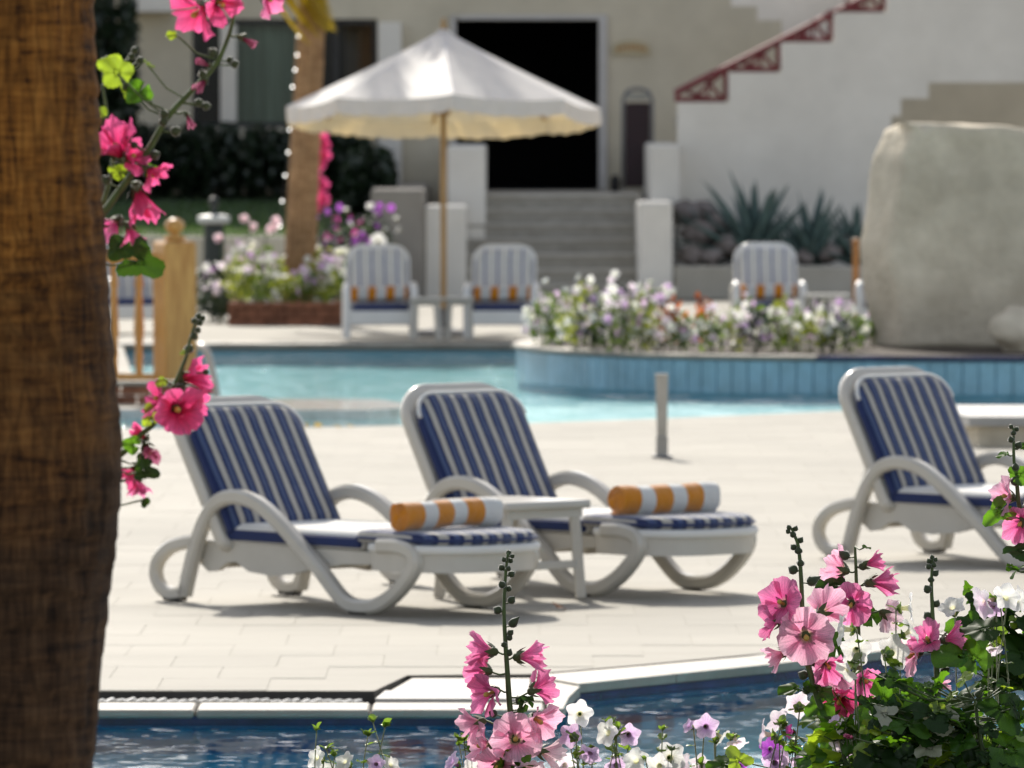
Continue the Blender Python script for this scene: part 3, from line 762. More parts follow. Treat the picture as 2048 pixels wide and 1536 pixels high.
def curtain(a, b, mat):
    xa_, xb_ = GX(a, DF), GX(b, DF); n = 40; vs = []
    for i in range(n + 1):
        X = xa_ + (xb_ - xa_) * i / n; Y = 0.28 + 0.04 * math.sin(i * 1.9) + 0.015 * math.sin(i * 4.7)
        vs += [(X, Y, wz0 + 0.02), (X, Y + .01, wz1 - 0.02)]
    MB().add(vs, [(2 * i, 2 * i + 2, 2 * i + 3, 2 * i + 1) for i in range(n)]).build('curtain', mat, wo, smooth=True)
curtain(468, 620, m_curtain_g); curtain(690, 742, m_curtain_b)
# sign plaque over the doors: arched cream board with brown lettering too blurred to read
sg = thing('wall_sign', 'small arched cream sign on the wall right of the dark doorway', 'sign', (GX(1262, DF), DF - 0.03, GZ(95, DF)))
ar = [(-0.21, -0.08), (0.21, -0.08), (0.21, 0.0)] + [(0.21 * math.cos(a), 0.085 * math.sin(a)) for a in [math.pi * i / 10 for i in range(1, 10)]] + [(-0.21, 0.0)]
MB().prism(ar, -0.014, 0.014, 'y').build('board', surf('cream sign board', (0.55, 0.47, 0.30), 0.7, var=0.1), sg)
for i in range(7):
    MB().box((-0.15 + i * 0.05, -0.018, -0.02 + 0.025 * math.cos((i - 3) * 0.5)), (0.032, 0.004, 0.05)).build('letter', surf('brown sign lettering', (0.45, 0.22, 0.07), 0.7), sg)
# dark board with rounded frame by the door
db = thing('standing_board', 'dark maroon standing board in a rounded grey frame beside the doorway', 'display board', (GX(1275, 91.2), 91.2, ZL))
hx, hz = 0.165, GZ(178, 91.2) - ZL
pts = [(-hx, 0, 0.02), (-hx, 0, hz - 0.12), (-hx + .04, 0, hz - .03), (-hx + 0.12, 0, hz), (hx - 0.12, 0, hz), (hx - .04, 0, hz - .03), (hx, 0, hz - 0.12), (hx, 0, 0.02)]
MB().tube(pts, 0.022, 8).build('frame', m_grey, db, smooth=True)
MB().box((0, 0, (hz - 0.17) / 2 + 0.03), (hx * 2 - 0.05, 0.05, hz - 0.2), 0.01).build('panel', m_maroon, db)
MB().box((0, 0, hz - 0.085), (hx * 2 - 0.08, 0.03, 0.07), 0.01).build('header', surf('pale header', (0.4, 0.4, 0.36), 0.6), db)
bn = thing('landing_bin', 'small dark pot on the landing beside the standing board', 'pot', (GX(1230, 91.0), 91.0, ZL))
bn.name = 'dark_bin'  # small lidded bin, not a lamp
MB().lathe([(0.045, 0), (0.06, 0.04), (0.055, 0.10), (0.07, 0.13), (0.05, 0.135)], 14).build('body', m_dark, bn, smooth=True)
MB().lathe([(0.05, 0.135), (0.045, 0.17), (0.02, 0.19)], 14).build('lid', m_dark, bn, smooth=True)

# landing and entrance stairs
st = thing('entrance_stairs', 'grey stone steps between white cheek walls up to the dark doorway', 'stairs', (0, 86, 0))
nst = 7; rise = ZL / nst; y = 85.9
for i in range(nst):
    run = 0.62 if i == 2 else 0.30
    xl, xr = GX(905, 86), GX(1290, 86)
    top = (i + 1) * rise
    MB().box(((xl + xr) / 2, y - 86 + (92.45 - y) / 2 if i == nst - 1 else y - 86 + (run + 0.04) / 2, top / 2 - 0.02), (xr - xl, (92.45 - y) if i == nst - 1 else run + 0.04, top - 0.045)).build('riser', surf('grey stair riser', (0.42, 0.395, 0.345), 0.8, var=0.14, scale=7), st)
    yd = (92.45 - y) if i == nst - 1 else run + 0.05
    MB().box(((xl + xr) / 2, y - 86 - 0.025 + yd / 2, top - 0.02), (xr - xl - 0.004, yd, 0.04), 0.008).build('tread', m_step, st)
    y += run
def cheek(px0, px1, D0, D1, ztop):
    x0, x1 = GX(px0, D0), GX(px1, D0)
    return MB().box(((x0 + x1) / 2, (D0 + D1) / 2 - 86, ztop / 2), (x1 - x0, D1 - D0, ztop), 0.025)
cheek(1300, 1360, 87.4, 92.46, GZ(289, 87.4)).build('cheek_wall', m_white, st)
cheek(1276, 1345, 85.5, 87.38, GZ(404, 85.5)).build('cheek_wall', m_white, st)
cheek(894, 971, 87.4, 92.46, GZ(293, 87.4)).build('cheek_wall', m_white, st)
cheek(848, 932, 85.5, 87.38, GZ(412, 85.5)).build('cheek_wall', m_white, st)
# retaining wall and sloping lawn
rw = MB(); x0, x1 = GX(-300, 84.4), GX(738, 84.4)
rw.box(((x0 + x1) / 2, 84.4, 0.35), (x1 - x0, 0.3, 0.70), 0.02)
tag(rw.build('garden_wall', m_plaster), 'low shaded garden wall holding up the lawn', 'wall')
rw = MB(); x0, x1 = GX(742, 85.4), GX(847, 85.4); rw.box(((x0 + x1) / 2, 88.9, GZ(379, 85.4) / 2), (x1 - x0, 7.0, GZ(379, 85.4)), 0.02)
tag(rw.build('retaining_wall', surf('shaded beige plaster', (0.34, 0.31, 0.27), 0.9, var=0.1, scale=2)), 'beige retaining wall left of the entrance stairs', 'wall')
x0, x1 = GX(-300, 84.4), GX(745, 85.4)
struct(MB().add([(x0, 84.5, 0.69), (x1, 84.5, 0.69), (x1, 92.4, 1.06), (x0, 92.4, 1.06)], [(0, 1, 2, 3)]).build('lawn', surf('lawn turf', (0.045, 0.085, 0.028), 0.95, var=0.4, scale=14, bump=0.5)))
gm = MB()
for i in range(5000):
    X = rnd.uniform(x0 * .75, x1); Y = rnd.uniform(84.6, 90.5); Z = 0.69 + (Y - 84.5) / 7.9 * 0.37
    a = rnd.uniform(0, 6.28); h = rnd.uniform(0.03, 0.07); dx, dy = math.cos(a) * .012, math.sin(a) * .012
    gm.add([(X - dx, Y - dy, Z), (X + dx, Y + dy, Z), (X + rnd.uniform(-.02, .02), Y + rnd.uniform(-.02, .02), Z + h)], [(0, 1, 2)])
tag(gm.build('grass', thin('grass blades', (0.05, 0.11, 0.025), (0.12, 0.22, 0.03), 0.4, 0.05)), 'short green lawn grass below the hedge', 'grass', kind='stuff')

# outer staircase with stepped flank and red railing
DS = 88.0
os_ = thing('outer_staircase', 'white outside staircase with stepped flank wall and dark space beneath', 'staircase', (GX(1600, DS), DS, 0))
def fpoly(pts, D): return [(GX(a, D) - os_.location.x, GZ(b, D)) for a, b in pts]
flank = [(1355, 205), (1457, 205), (1457, 145), (1562, 145), (1562, 85), (1667, 85), (1667, 25), (1772, 25), (1772, -35), (1877, -35), (1877, -95), (2500, -95), (2500, 165), (1856, 165), (1856, 197), (1801, 197), (1801, 232), (1782, 232), (1782, 545), (1355, 545)]
MB().prism(fpoly(flank, DS), 0, 0.30, 'y').build('flank_wall', m_white, os_)
back = [(1440, -70), (1470, -70), (1470, 9), (1523, 9), (1523, 38), (1573, 38), (1573, 68), (1630, 68), (1630, 98), (1700, 98), (1700, -70)]
MB().prism(fpoly(back, DS), 1.6, 1.85, 'y').build('upper_flank', m_white, os_)
for i in range(6):    # treads behind the flank
    a = 1355 + i * 105; q = fpoly([(a, 205 - i * 60), (a + 105, 205 - i * 60)], DS)
    MB().box(((q[0][0] + q[1][0]) / 2, 0.95, q[0][1] - 0.22), (q[1][0] - q[0][0] - .01, 1.29, 0.12)).build('tread', m_step, os_)
rr = thing('stair_railing', 'dark red iron railing of triangular panels on the white stair flank', 'railing', (GX(1355, DS), DS, GZ(205, DS)))
def rp(a, b): return (GX(a, DS) - rr.location.x, 0.12, GZ(b, DS) - rr.location.z)
def bar(name, a, b, r=0.028, parent=rr): MB().tube([rp(*a), rp(*b)], r, 6).build(name, m_red, parent)
bar('handrail', (1350, 186), (1790, -36), 0.040)
bar('end_post', (1354, 203), (1354, 186), 0.03)
for i in range(5):
    ax, ay = 1355 + i * 105, 205 - i * 60
    t = MB().tube([rp(ax, ay - 6), rp(ax + 96, ay - 6)], 0.028, 6).build('bottom_rail', m_red, rr)
    bar('post', (ax + 96, ay - 6), (ax + 96, ay - 66), 0.03)
    bar('brace', (ax + 30, ay - 8), (ax + 90, ay - 60), 0.02)
    bar('brace', (ax + 58, ay - 44), (ax + 90, ay - 8), 0.02)
    bar('brace', (ax + 20, ay - 22), (ax + 60, ay - 8), 0.02)
    bar('brace', (ax + 62, ay - 46), (ax + 60, ay - 8), 0.018)
# planter with rocks and agaves in front of the flank
pl = thing('rockery_planter', 'low pale planter wall with rockery in front of the white stair', 'planter', (GX(1525, 85.6), 85.6, 0))
x0, x1 = GX(1347, 85.6) - pl.location.x, GX(1760, 85.6) - pl.location.x
MB().box(((x0 + x1) / 2, 0.1, GZ(532, 85.6) / 2), (x1 - x0, 0.2, GZ(532, 85.6)), 0.02).build('front_wall', surf('beige planter plaster', (0.46, 0.43, 0.37), 0.9, var=0.1, scale=2), pl)
MB().box(((x0 + x1) / 2, 1.28, 0.16), (x1 - x0 - .01, 2.15, 0.32)).build('soil', m_earth, pl)
rk = [(1375, 425, .17), (1400, 470, .20), (1440, 450, .16), (1385, 510, .15), (1455, 495, .16), (1420, 515, .12), (1490, 515, .12), (1560, 510, .13), (1660, 505, .14), (1700, 490, .14), (1610, 515, .10), (1410, 420, .13)]
rk.sort()
ORD = 'first second third fourth fifth sixth seventh eighth ninth tenth eleventh twelfth thirteenth fourteenth fifteenth sixteenth seventeenth'.split()
for i, (px, py, r) in enumerate(rk):
    D = 87.35 - (py - 420) * 0.0125
    p = P(px, py, D); tag(rock('rock', p, r, i, m_rock), ORD[i] + ' rock from the left in the rockery beside the entrance stairs', 'rock', 'rockery stones')
    # rocks lie on one another: a buried stone below each raised one
def blade_mesh(L, w, bend, mat, name='leaf'):
    vs = []; fs = []; n = 7
    for i in range(n + 1):
        t = i / n; ww = w * (0.55 + 1.2 * t * (1 - t)) * (1 - t ** 3); zz = bend * t * t
        y = L * t
        vs += [(-ww, y, zz + ww * 0.35), (0, y, zz - ww * .15), (ww, y, zz + ww * 0.35), (0, y, zz - ww * .15 - 0.02 * (1 - t))]
    for i in range(n):
        for k in range(4): fs.append((i * 4 + k, i * 4 + (k + 1) % 4, i * 4 + 4 + (k + 1) % 4, i * 4 + 4 + k))
    return MB().add(vs, fs).mesh(name, mat, smooth=True)
m_agave = surf('blue green agave', (0.13, 0.21, 0.20), 0.6, var=0.3, scale=7)
ag = blade_mesh(0.85, 0.075, -0.10, m_agave)
def agave(px, py, D, scale, n, label):
    p = P(px, py, D); p.z = 0.31
    o = thing('agave', label, 'agave', p, 0, 'agaves in the rockery')
    for i in range(n):
        az = i * 2.4 + rnd.uniform(-.2, .2); el = 20 + 65 * (i / n) + rnd.uniform(-8, 8)
        q = Matrix.Rotation(az, 4, 'Z') @ Matrix.Rotation(R(el), 4, 'X')
        link('leaf', ag, o, (0, 0, 0.02), q.to_quaternion(), scale * rnd.uniform(0.8, 1.1))
agave(1510, 520, 86.6, 1.25, 40, 'tall blue green agave, largest of the rockery, behind the striped chair')
agave(1625, 520, 86.4, 1.0, 34, 'middle blue green agave in the rockery, right of the striped chair')
agave(1712, 520, 86.5, 0.85, 28, 'small agave half hidden by the rough cement wall')
agave(1430, 520, 86.9, 0.85, 12, 'thin agave with few leaves between the rocks beside the stairs')

# ------------------------------------------------------------------ sun loungers
def rrect(x0, x1, y0, y1, r0, r1, n=6):
    """rounded rectangle in xy, r0 at the x0 end, r1 at the x1 end"""
    pts = []
    for (cx, cy, r, a0) in ((x1 - r1, y1 - r1, r1, 0), (x0 + r0, y1 - r0, r0, 90), (x0 + r0, y0 + r0, r0, 180), (x1 - r1, y0 + r1, r1, 270)):
        for i in range(n + 1):
            a = R(a0 + 90 * i / n); pts.append((cx + r * math.cos(a), cy + r * math.sin(a)))
    return pts
ARM = [(.125, .03), (.155, .12), (.20, .24), (.265, .36), (.35, .435), (.47, .46), (.60, .435), (.72, .375), (.85, .285), (1.0, .175), (1.12, .075), (1.19, .038), (1.27, .030), (1.37, .042), (1.47, .09), (1.56, .165), (1.60, .225), (1.58, .27), (1.50, .29), (1.38, .288)]
RING = [(.145, .06), (.10, .035), (.03, .03), (-.035, .06), (-.062, .115), (-.04, .175), (.03, .225), (.12, .25), (.20, .262)]
def make_lounger(recline, label):
    o = thing('sun_lounger', label, 'sun lounger', group='sun loungers on the deck')
    for s in (-1, 1):
        mb = MB(); a = [(v.x, v.z) for v in smooth_pts([(p[0], 0, p[1]) for p in ARM], 5)]
        mb.ribbon(a, 0.062, 0.058, s * 0.325, 0.42)
        b = [(v.x, v.z) for v in smooth_pts([(p[0], 0, p[1]) for p in RING], 5)]
        mb.ribbon(b, 0.056, 0.054, s * 0.327, 0.42)
        fr = mb.build('side_frame', m_resin, o, smooth=True, angle=40)
        for fx in (0.06, 1.26): MB().box((fx, s * 0.325, 0.008), (0.11, 0.05, 0.016), 0.004).build('rubber_foot', m_rubber, fr)
        rail = [(.20, .265), (1.50, .255), (1.52, .228), (1.30, .205), (1.10, .198), (.92, .172), (.78, .142), (.64, .130), (.50, .142), (.42, .180), (.36, .175), (.30, .138), (.24, .130), (.185, .165), (.17, .22)]
        MB().prism(rail, s * 0.275 - 0.016, s * 0.275 + 0.016, 'y').build('side_rail', m_resin, o)
    MB().box((.86, 0, .252), (1.30, .53, .022), 0.006).build('seat_deck', m_resin, o)
    for xx in (0.27, 0.64): MB().box((xx, 0, 0.172), (0.05, 0.516, 0.05), 0.01).build('cross_bar', m_resin, o)
    foot = rrect(1.32, 1.77, -.335, .335, .03, .26, 8)
    MB().prism(foot, .185, .262).build('foot_shell', m_resin, o, smooth=True, angle=40)
    MB().pad(rrect(1.30, 1.80, -.345, .345, .04, .27, 8), .262, .298, 0.0, 0.010).build('foot_base_pad', m_canvas_w, o, smooth=True, angle=60)
    fc_ = MB().pad(rrect(1.22, 1.78, -.33, .33, .03, .26, 8), .298, .345, 0.006, 0.016).build('foot_cushion', m_stripe, o, smooth=True, angle=60)
    pip = rrect(1.22, 1.782, -.332, .332, .03, .26, 8)
    MB().tube([(p[0], p[1], .318) for p in pip + pip[:1]], 0.007, 6).build('piping', m_canvas_b, fc_, smooth=True)
    sc_ = MB().pad(rrect(.36, 1.235, -.30, .30, .02, .02, 3), .264, .330, 0.012, 0.016).build('seat_cushion', m_canvas_w, o, smooth=True, angle=60)  # plain white stands in for sun glare on the striped seat
    pip = rrect(.36, 1.235, -.302, .302, .02, .02, 3)
    MB().box((.80, -.296, .294), (.86, .022, .046), 0.008).build('border', m_canvas_b, sc_)
    MB().box((.80, .296, .294), (.86, .022, .046), 0.008).build('border', m_canvas_b, sc_)
    # reclined back: built flat along +x from the hinge, then turned up
    rotb = (0, R(-(180 - recline)), 0)
    hin = (.395, 0, .295)
    L = 0.69
    bs = MB().pad(rrect(-0.03, L - 0.03, -.305, .305, .03, .15, 8), -0.005, 0.055, 0.0, 0.012)
    # after the turn local +z points down-back, so shell sits on -z side of the cushion when flipped
    def back_obj(name, mb, mat, parent=o, smooth=True):
        ob = mb.build(name, mat, parent, smooth=smooth, angle=55)
        return ob
    piv = link('backrest', None, None); bpy.data.objects.remove(piv)
    M = Matrix.Translation(hin) @ Matrix.Rotation(R(-(180 - recline)), 4, 'Y')
    # local frame: x up along the back, z pointing towards the feet = -z local, so mirror z
    def bake(mb):
        mb.v = [tuple(M @ Vector((v[0], v[1], -v[2]))) for v in mb.v]; return mb
    sh = MB(); sh.pad(rrect(-0.05, L, -.335, .335, .04, .18, 8), -0.075, -0.012, 0.0, 0.012)
    back_obj('backrest', bake(sh), m_resin)
    cu_ = MB(); cu_.pad(rrect(0.0, L - 0.085, -.312, .312, .02, .12, 8), -0.008, 0.050, 0.008, 0.018)
    cb = back_obj('back_cushion', bake(cu_), m_stripe)
    pk = MB(); ol = rrect(0.0, L - 0.083, -.314, .314, .02, .12, 8)
    top = [p for p in ol if p[0] > L - 0.21]
    top.sort(key=lambda p: p[1])
    pk.tube([(p[0] + .003, p[1], 0.035) for p in top], 0.0095, 6)
    back_obj('piping', bake(pk), m_canvas_w, cb)
    for s in (-1, 1):
        sd = MB(); sd.box((0.24, s * 0.309, 0.018), (0.48, 0.016, 0.034), 0.006); back_obj('side_band', bake(sd), m_canvas_b, cb, False)
    MB().tube([tuple(M @ Vector((0.30, -.2, 0.08))), (0.06, -.2, .26)], 0.014, 6).build('prop', m_resin, o)
    MB().tube([tuple(M @ Vector((0.30, .2, 0.08))), (0.06, .2, .26)], 0.014, 6).build('prop', m_resin, o)
    return o
def place_lounger(o, px, py, ang):
    """px,py = where the near rear foot meets the deck in the photo"""
    p = G(px, py); o.rotation_euler = (0, 0, R(ang))
    q = Matrix.Rotation(R(ang), 3, 'Z') @ Vector((0.05, -0.325, 0))
    o.location = (p.x - q.x, p.y - q.y, 0.004)
l1 = make_lounger(58, 'blue striped sun lounger in front, nearest the palm trunk, with rolled towel'); place_lounger(l1, 347, 1203, -47.5)
l2 = make_lounger(60, 'blue striped sun lounger in the middle, behind the small white table'); place_lounger(l2, 798, 1168, -47.5)
l3 = make_lounger(61, 'blue striped sun lounger without a towel, cut by the right frame edge'); place_lounger(l3, 1672, 1117, -47.0)

def towel_mesh(L, r, mat, n=90, turns=4.3, seed=0):
    from mathutils import noise
    mb = MB(); pts = []
    for i in range(n + 1):
        t = i / n; a = t * turns * 2 * math.pi
        rr = r * (0.10 + 0.90 * t) - 0.0
        pts.append((math.cos(a) * rr, math.sin(a) * rr * 0.93))
    th = r * 0.9 / turns * 0.80
    vs = []; K = 17
    for (y, z) in pts:
        l = math.hypot(y, z) or 1e-6; k = max(0.0, (l - th)) / l
        for j in range(K):
            x = -L / 2 + L * j / (K - 1)
            e = 1.0 - (0.035 if j in (0, K - 1) else 0.0)
            w = 1 + 0.10 * noise.noise(Vector((x * 7 + seed, y * 12, z * 12)))
            vs.append((x + (0.012 * noise.noise(Vector((y * 30, z * 30, seed + j))) if j in (0, K - 1) else 0), y * e * w, z * e * w + 0.006 * math.sin(x * 9 + seed)))
        for j in range(K):
            x = -L / 2 + L * j / (K - 1)
            w = 1 + 0.10 * noise.noise(Vector((x * 7 + seed, y * 12, z * 12)))
            vs.append((x, y * k * w, z * k * w + 0.006 * math.sin(x * 9 + seed)))
    W = 2 * K; fs = []
    for i in range(n):
        for j in range(K - 1):
            fs.append((i * W + j, i * W + j + 1, (i + 1) * W + j + 1, (i + 1) * W + j))
            fs.append((i * W + K + j, (i + 1) * W + K + j, (i + 1) * W + K + j + 1, i * W + K + j + 1))
        fs.append((i * W, (i + 1) * W, (i + 1) * W + K, i * W + K)); fs.append((i * W + K - 1, i * W + 2 * K - 1, (i + 1) * W + 2 * K - 1, (i + 1) * W + K - 1))
    e = n * W
    for j in range(K - 1): fs.append((e + j, e + j + 1, e + K + j + 1, e + K + j))
    return mb.add(vs, fs).mesh('rolled_towel', mat, smooth=True, angle=50)
tws = [towel_mesh(0.56, 0.070, m_towel, seed=1.0), towel_mesh(0.54, 0.073, m_towel, seed=5.3, turns=4.0)]
def put_towel(lg, x, turn, label, tw):
    p = lg.matrix_basis @ Vector((x, 0, 0.345 + 0.006 + 0.064))
    ang = lg.rotation_euler.z + R(90 + turn)
    tag(link('rolled_towel', tw, None, p, (R(-60), 0, ang)), label, 'towel', 'rolled towels on the loungers')
for l in (l1, l2, l3): l.matrix_basis
bpy.context.view_layer.update()
put_towel(l1, 1.43, 3, 'orange and white rolled towel on the front lounger nearest the palm trunk', tws[0])
put_towel(l2, 1.41, -4, 'orange and white rolled towel on the middle lounger right of the white table', tws[1])

# small white table between the loungers
def small_table(label, loc, rz, side, h, group=None):
    o = thing('side_table', label, 'side table', loc, rz, group)
    MB().box((0, 0, h - 0.018), (side, side, 0.036), 0.01).build('table_top', m_resin, o)
    MB().box((0, 0, h - 0.055), (side - 0.06, side - 0.06, 0.036)).build('apron', m_resin, o)
    k = side / 2 - 0.035
    for sx in (-1, 1):
        for sy in (-1, 1):
            a = Vector((sx * (k - 0.02), sy * (k - 0.02), h - 0.06)); b = Vector((sx * k, sy * k, 0.0))
            d = b - a; q = d.to_track_quat('Z', 'Y')
            MB().box((a + b) / 2, (0.048, 0.048, d.length), 0.008, q.to_matrix().to_4x4()).build('leg', m_resin, o)
    for s in (-1, 1):
        MB().box((s * (k - .006), 0, 0.15), (0.022, side - 0.14, 0.035), 0.004).build('stretcher', m_resin, o)
    return o
small_table('square white resin table between the front and middle sun loungers', (GX(1020, 34.25), 34.25, 0.004), R(-47.5), 0.50, 0.425)

# pool marker post on the deck
pp = G(1324, 916)
po = thing('deck_post', 'slim pale post standing alone on the deck by the far pool', 'post', (pp.x, pp.y, 0.004))
MB().add([(-.030, -.02, .13), (.030, -.02, .13), (.030, .02, .13), (-.030, .02, .13), (-.040, -.024, .50), (.036, -.024, .50), (.036, .024, .50), (-.040, .024, .50)],
         [(0, 1, 2, 3), (4, 7, 6, 5), (0, 4, 5, 1), (1, 5, 6, 2), (2, 6, 7, 3), (3, 7, 4, 0)]).build('blade', surf('weathered pale post', (0.50, 0.47, 0.41), 0.6, var=0.15, scale=9), po)
MB().box((0, 0, 0.065), (0.07, 0.06, 0.13), 0.008).build('socket', surf('grey post socket', (0.42, 0.40, 0.36), 0.6, var=0.15), po)
MB().box((0, 0, 0.006), (0.12, 0.11, 0.012), 0.003).build('base_plate', m_grey, po)

# low stone block at the right edge
sb = thing('stone_block', 'low white topped stone block at the pool edge behind the right lounger', 'stone block', (GX(2060, 50), 50.2, 0.0))
bx0 = GX(1912, 50) - sb.location.x
MB().prism([(bx0 + .10, -0.9), (2.2, -0.9), (2.2, 0.9), (bx0 + 0.0, 0.9), (bx0 - .05, 0.2)], 0.0, 0.13).build('base', m_rough, sb)
MB().prism([(bx0 + .04, -0.96), (2.25, -0.96), (2.25, 0.96), (bx0 - 0.06, 0.96), (bx0 - .12, 0.2)], 0.132, 0.19).build('cap', m_whiteslab, sb)

# ------------------------------------------------------------------ garden chairs at the far pool
def make_chair():
    o = thing('garden_chair', '', 'chair')
    for s in (-1, 1):
        mb = MB()
        pts = [(-.30, 0.02), (-.29, .25), (-.27, .40), (-.20, .47), (-.05, .485), (.12, .46), (.24, .42)]   # y,z
        sm = smooth_pts([(s * .30, p[0], p[1]) for p in pts], 4)
        mb.tube(sm, 0.032, 8); mb.tube([(s * .30, .24, .42), (s * .30, .34, 0.02)], 0.028, 8)
        mb.build('arm_frame', m_chairwhite, o, smooth=True, angle=50)
    MB().box((0, 0.0, .235), (.55, .56, .05), 0.015).build('seat', m_chairwhite, o)
    MB().box((0, -.285, .20), (.56, .03, .13), 0.012).build('apron', m_chairwhite, o)
    rot = Matrix.Translation((0, .25, .26)) @ Matrix.Rotation(R(-17), 4, 'X')
    def lay(mb):   # pad drawn in xy (x=height) -> stand it up
        mb.v = [tuple(rot @ Vector((v[1], -v[2], v[0]))) for v in mb.v]; return mb
    sh = MB(); sh.pad(rrect(-.02, .62, -.29, .29, .03, .16, 7), -0.05, 0.0, 0, 0.012); lay(sh).build('backrest', m_chairwhite, o, smooth=True, angle=50)
    cu = MB(); cu.pad(rrect(.0, .56, -.245, .245, .02, .10, 7), 0.002, 0.055, 0.006, 0.018); cb = lay(cu).build('back_cushion', m_stripe_thin, o, smooth=True, angle=50)
    for s in (-1, 1):
        MB().tube([tuple(rot @ Vector((s * .262, -.02, .03))), tuple(rot @ Vector((s * .262, -.02, .46)))], 0.012, 6).build('piping', m_canvas_b if False else surf('soft blue canvas', (0.45, 0.46, 0.52), 0.9), cb)
    MB().pad(rrect(-.28, .24, -.25, .25, .04, .03, 4), .262, .315, .01, .016)
    st_ = MB(); st_.pad([(p[1], p[0]) for p in rrect(-.29, .24, -.25, .25, .04, .03, 4)], .262, .315, .01, .016); st_.build('seat_cushion', m_canvas_b, o, smooth=True, angle=50)
    return o
ch0 = make_chair()
m_ = [(758, 681, 3, 'striped white garden chair left of the umbrella, its back towards the brick planter'),
      (1004, 681, -3, 'striped white garden chair right of the umbrella, in front of the entrance stairs'),
      (1538, 676, 2, 'striped white garden chair in front of the agave rockery'),
      (1790, 676, -6, 'white garden chair mostly hidden behind the rough cement wall'),
      (268, 668, 20, 'striped white garden chair seen between the wooden balusters')]
twf = towel_mesh(0.50, 0.078, m_towel_far, n=60)
for i, (px, py, a, lab) in enumerate(m_):
    c = ch0 if i == 0 else copy_tree(ch0)
    p = G(px, py); c.location = (p.x, p.y + 0.3, 0.0); c.rotation_euler = (0, 0, R(a)); c['label'] = lab; c['group'] = 'garden chairs on the far deck'
    if i < 3:
        ca, sa = math.cos(R(a)), math.sin(R(a)); q = Vector((0, 0.06, .325 + .066))
        tag(link('rolled_towel', twf, None, (p.x - sa * 0.06, p.y + 0.3 + ca * 0.06, 0.404), (R(30), 0, R(a))),
            ['orange and white towel roll on the chair left of the umbrella', 'orange and white towel roll on the chair right of the umbrella', 'orange and white towel roll on the chair before the rockery'][i], 'towel', 'towel rolls on the garden chairs')
small_table('small white table left of the umbrella pole', (GX(852, 71.2), 71.2, 0.0), 0, 0.30, 0.385, 'small tables on the far deck')
small_table('small white table right of the umbrella pole', (GX(918, 71.3), 71.3, 0.0), 0, 0.28, 0.385, 'small tables on the far deck')
small_table('white table beside the chair in front of the rockery', (GX(1655, 71.8), 71.8, 0.0), 0, 0.40, 0.40, 'small tables on the far deck')
wp = thing('wooden_post', 'short orange brown wooden post beside the rough cement wall', 'post', (GX(1711, 73), 73, 0))
MB().lathe([(.03, 0), (.03, GZ(486, 73)), (.036, GZ(485, 73)), (.034, GZ(478, 73)), (.0, GZ(476, 73))], 12).build('shaft', surf('orange wood', (0.36, 0.15, 0.03), 0.5, var=0.2), wp, smooth=True, angle=40)
MB().box((0, 0, .02), (.16, .16, .04), .01).build('foot', m_grey, wp)

# ------------------------------------------------------------------ umbrella
DU = 72.6
um = thing('parasol', 'white canvas market umbrella with scalloped valance on a wooden pole', 'umbrella', (GX(887, DU), DU, 0))
m_canopy = thin('white parasol canvas', (0.90, 0.90, 0.90), (0.86, 0.62, 0.24), 0.30, 0.03, 0.5, 6, 0.05)
RAD = 1.43; zr = 2.07 - 0.0; zt = GZ(64, DU)
tilt = Matrix.Translation((0, 0, zr)) @ Matrix.Rotation(R(-5.0), 4, 'X') @ Matrix.Translation((0, 0, -zr))
nr = 8
def canopy_pt(k, t, u):
    """panel k, t 0..1 across, u 0..1 apex to rim"""
    a0 = R(45 * k + 4) ; a1 = R(45 * (k + 1) + 4)
    p0 = Vector((math.cos(a0), math.sin(a0), 0)); p1 = Vector((math.cos(a1), math.sin(a1), 0))
    d = p0.lerp(p1, t); r = RAD * (0.035 + 0.965 * u)
    sag = 0.055 * 4 * t * (1 - t) * u * (1 - 0.35 * u)
    z = zt - (zt - zr) * (u ** 0.93) - sag
    return tilt @ Vector((d.x * r, d.y * r, z))
for k in range(nr):
    vs = []; nt_, nu = 8, 10
    for j in range(nu + 1):
        for i in range(nt_ + 1): vs.append(canopy_pt(k, i / nt_, j / nu))
    fs = [(j * (nt_ + 1) + i, j * (nt_ + 1) + i + 1, (j + 1) * (nt_ + 1) + i + 1, (j + 1) * (nt_ + 1) + i) for j in range(nu) for i in range(nt_)]
    pnl = MB().add(vs, fs).build('canopy_panel', m_canopy, um, smooth=True)
    vs = []; nn = 24
    for i in range(nn + 1):
        a = canopy_pt(k, i / nn, 1.0); out = Vector((a.x, a.y, 0)).normalized()
        drop = 0.135 + 0.014 * abs(math.sin(i / nn * math.pi * 4)) + 0.008 * math.sin(i * 2.2 + k)
        vs += [a, a + out * (0.012 * math.sin(i * 1.1 + k)) + (tilt.to_3x3() @ Vector((0, 0, -drop)))]
    MB().add(vs, [(2 * i, 2 * i + 1, 2 * i + 3, 2 * i + 2) for i in range(nn)]).build('valance', m_canopy, pnl, smooth=True)
    a = canopy_pt(k, 0, 0.02) - Vector((0, 0, .03)); b = canopy_pt(k, 0, 0.99) - Vector((0, 0, .025))
    MB().tube([a, b], 0.012, 6).build('rib', m_pole, um)
    s0 = tilt @ Vector((0, 0, zr - 0.03)); s1 = canopy_pt(k, 0, 0.55) - Vector((0, 0, .03))
    MB().tube([s0, s1], 0.010, 6).build('strut', m_pole, um)
MB().lathe([(.028, 0), (.028, zr - .05), (.024, zt - .06)], 14).build('pole', m_pole, um, smooth=True, angle=40)
MB().lathe([(.06, zr - .07), (.06, zr - .0), (.03, zr + .02)], 14).build('hub', m_pole, um)
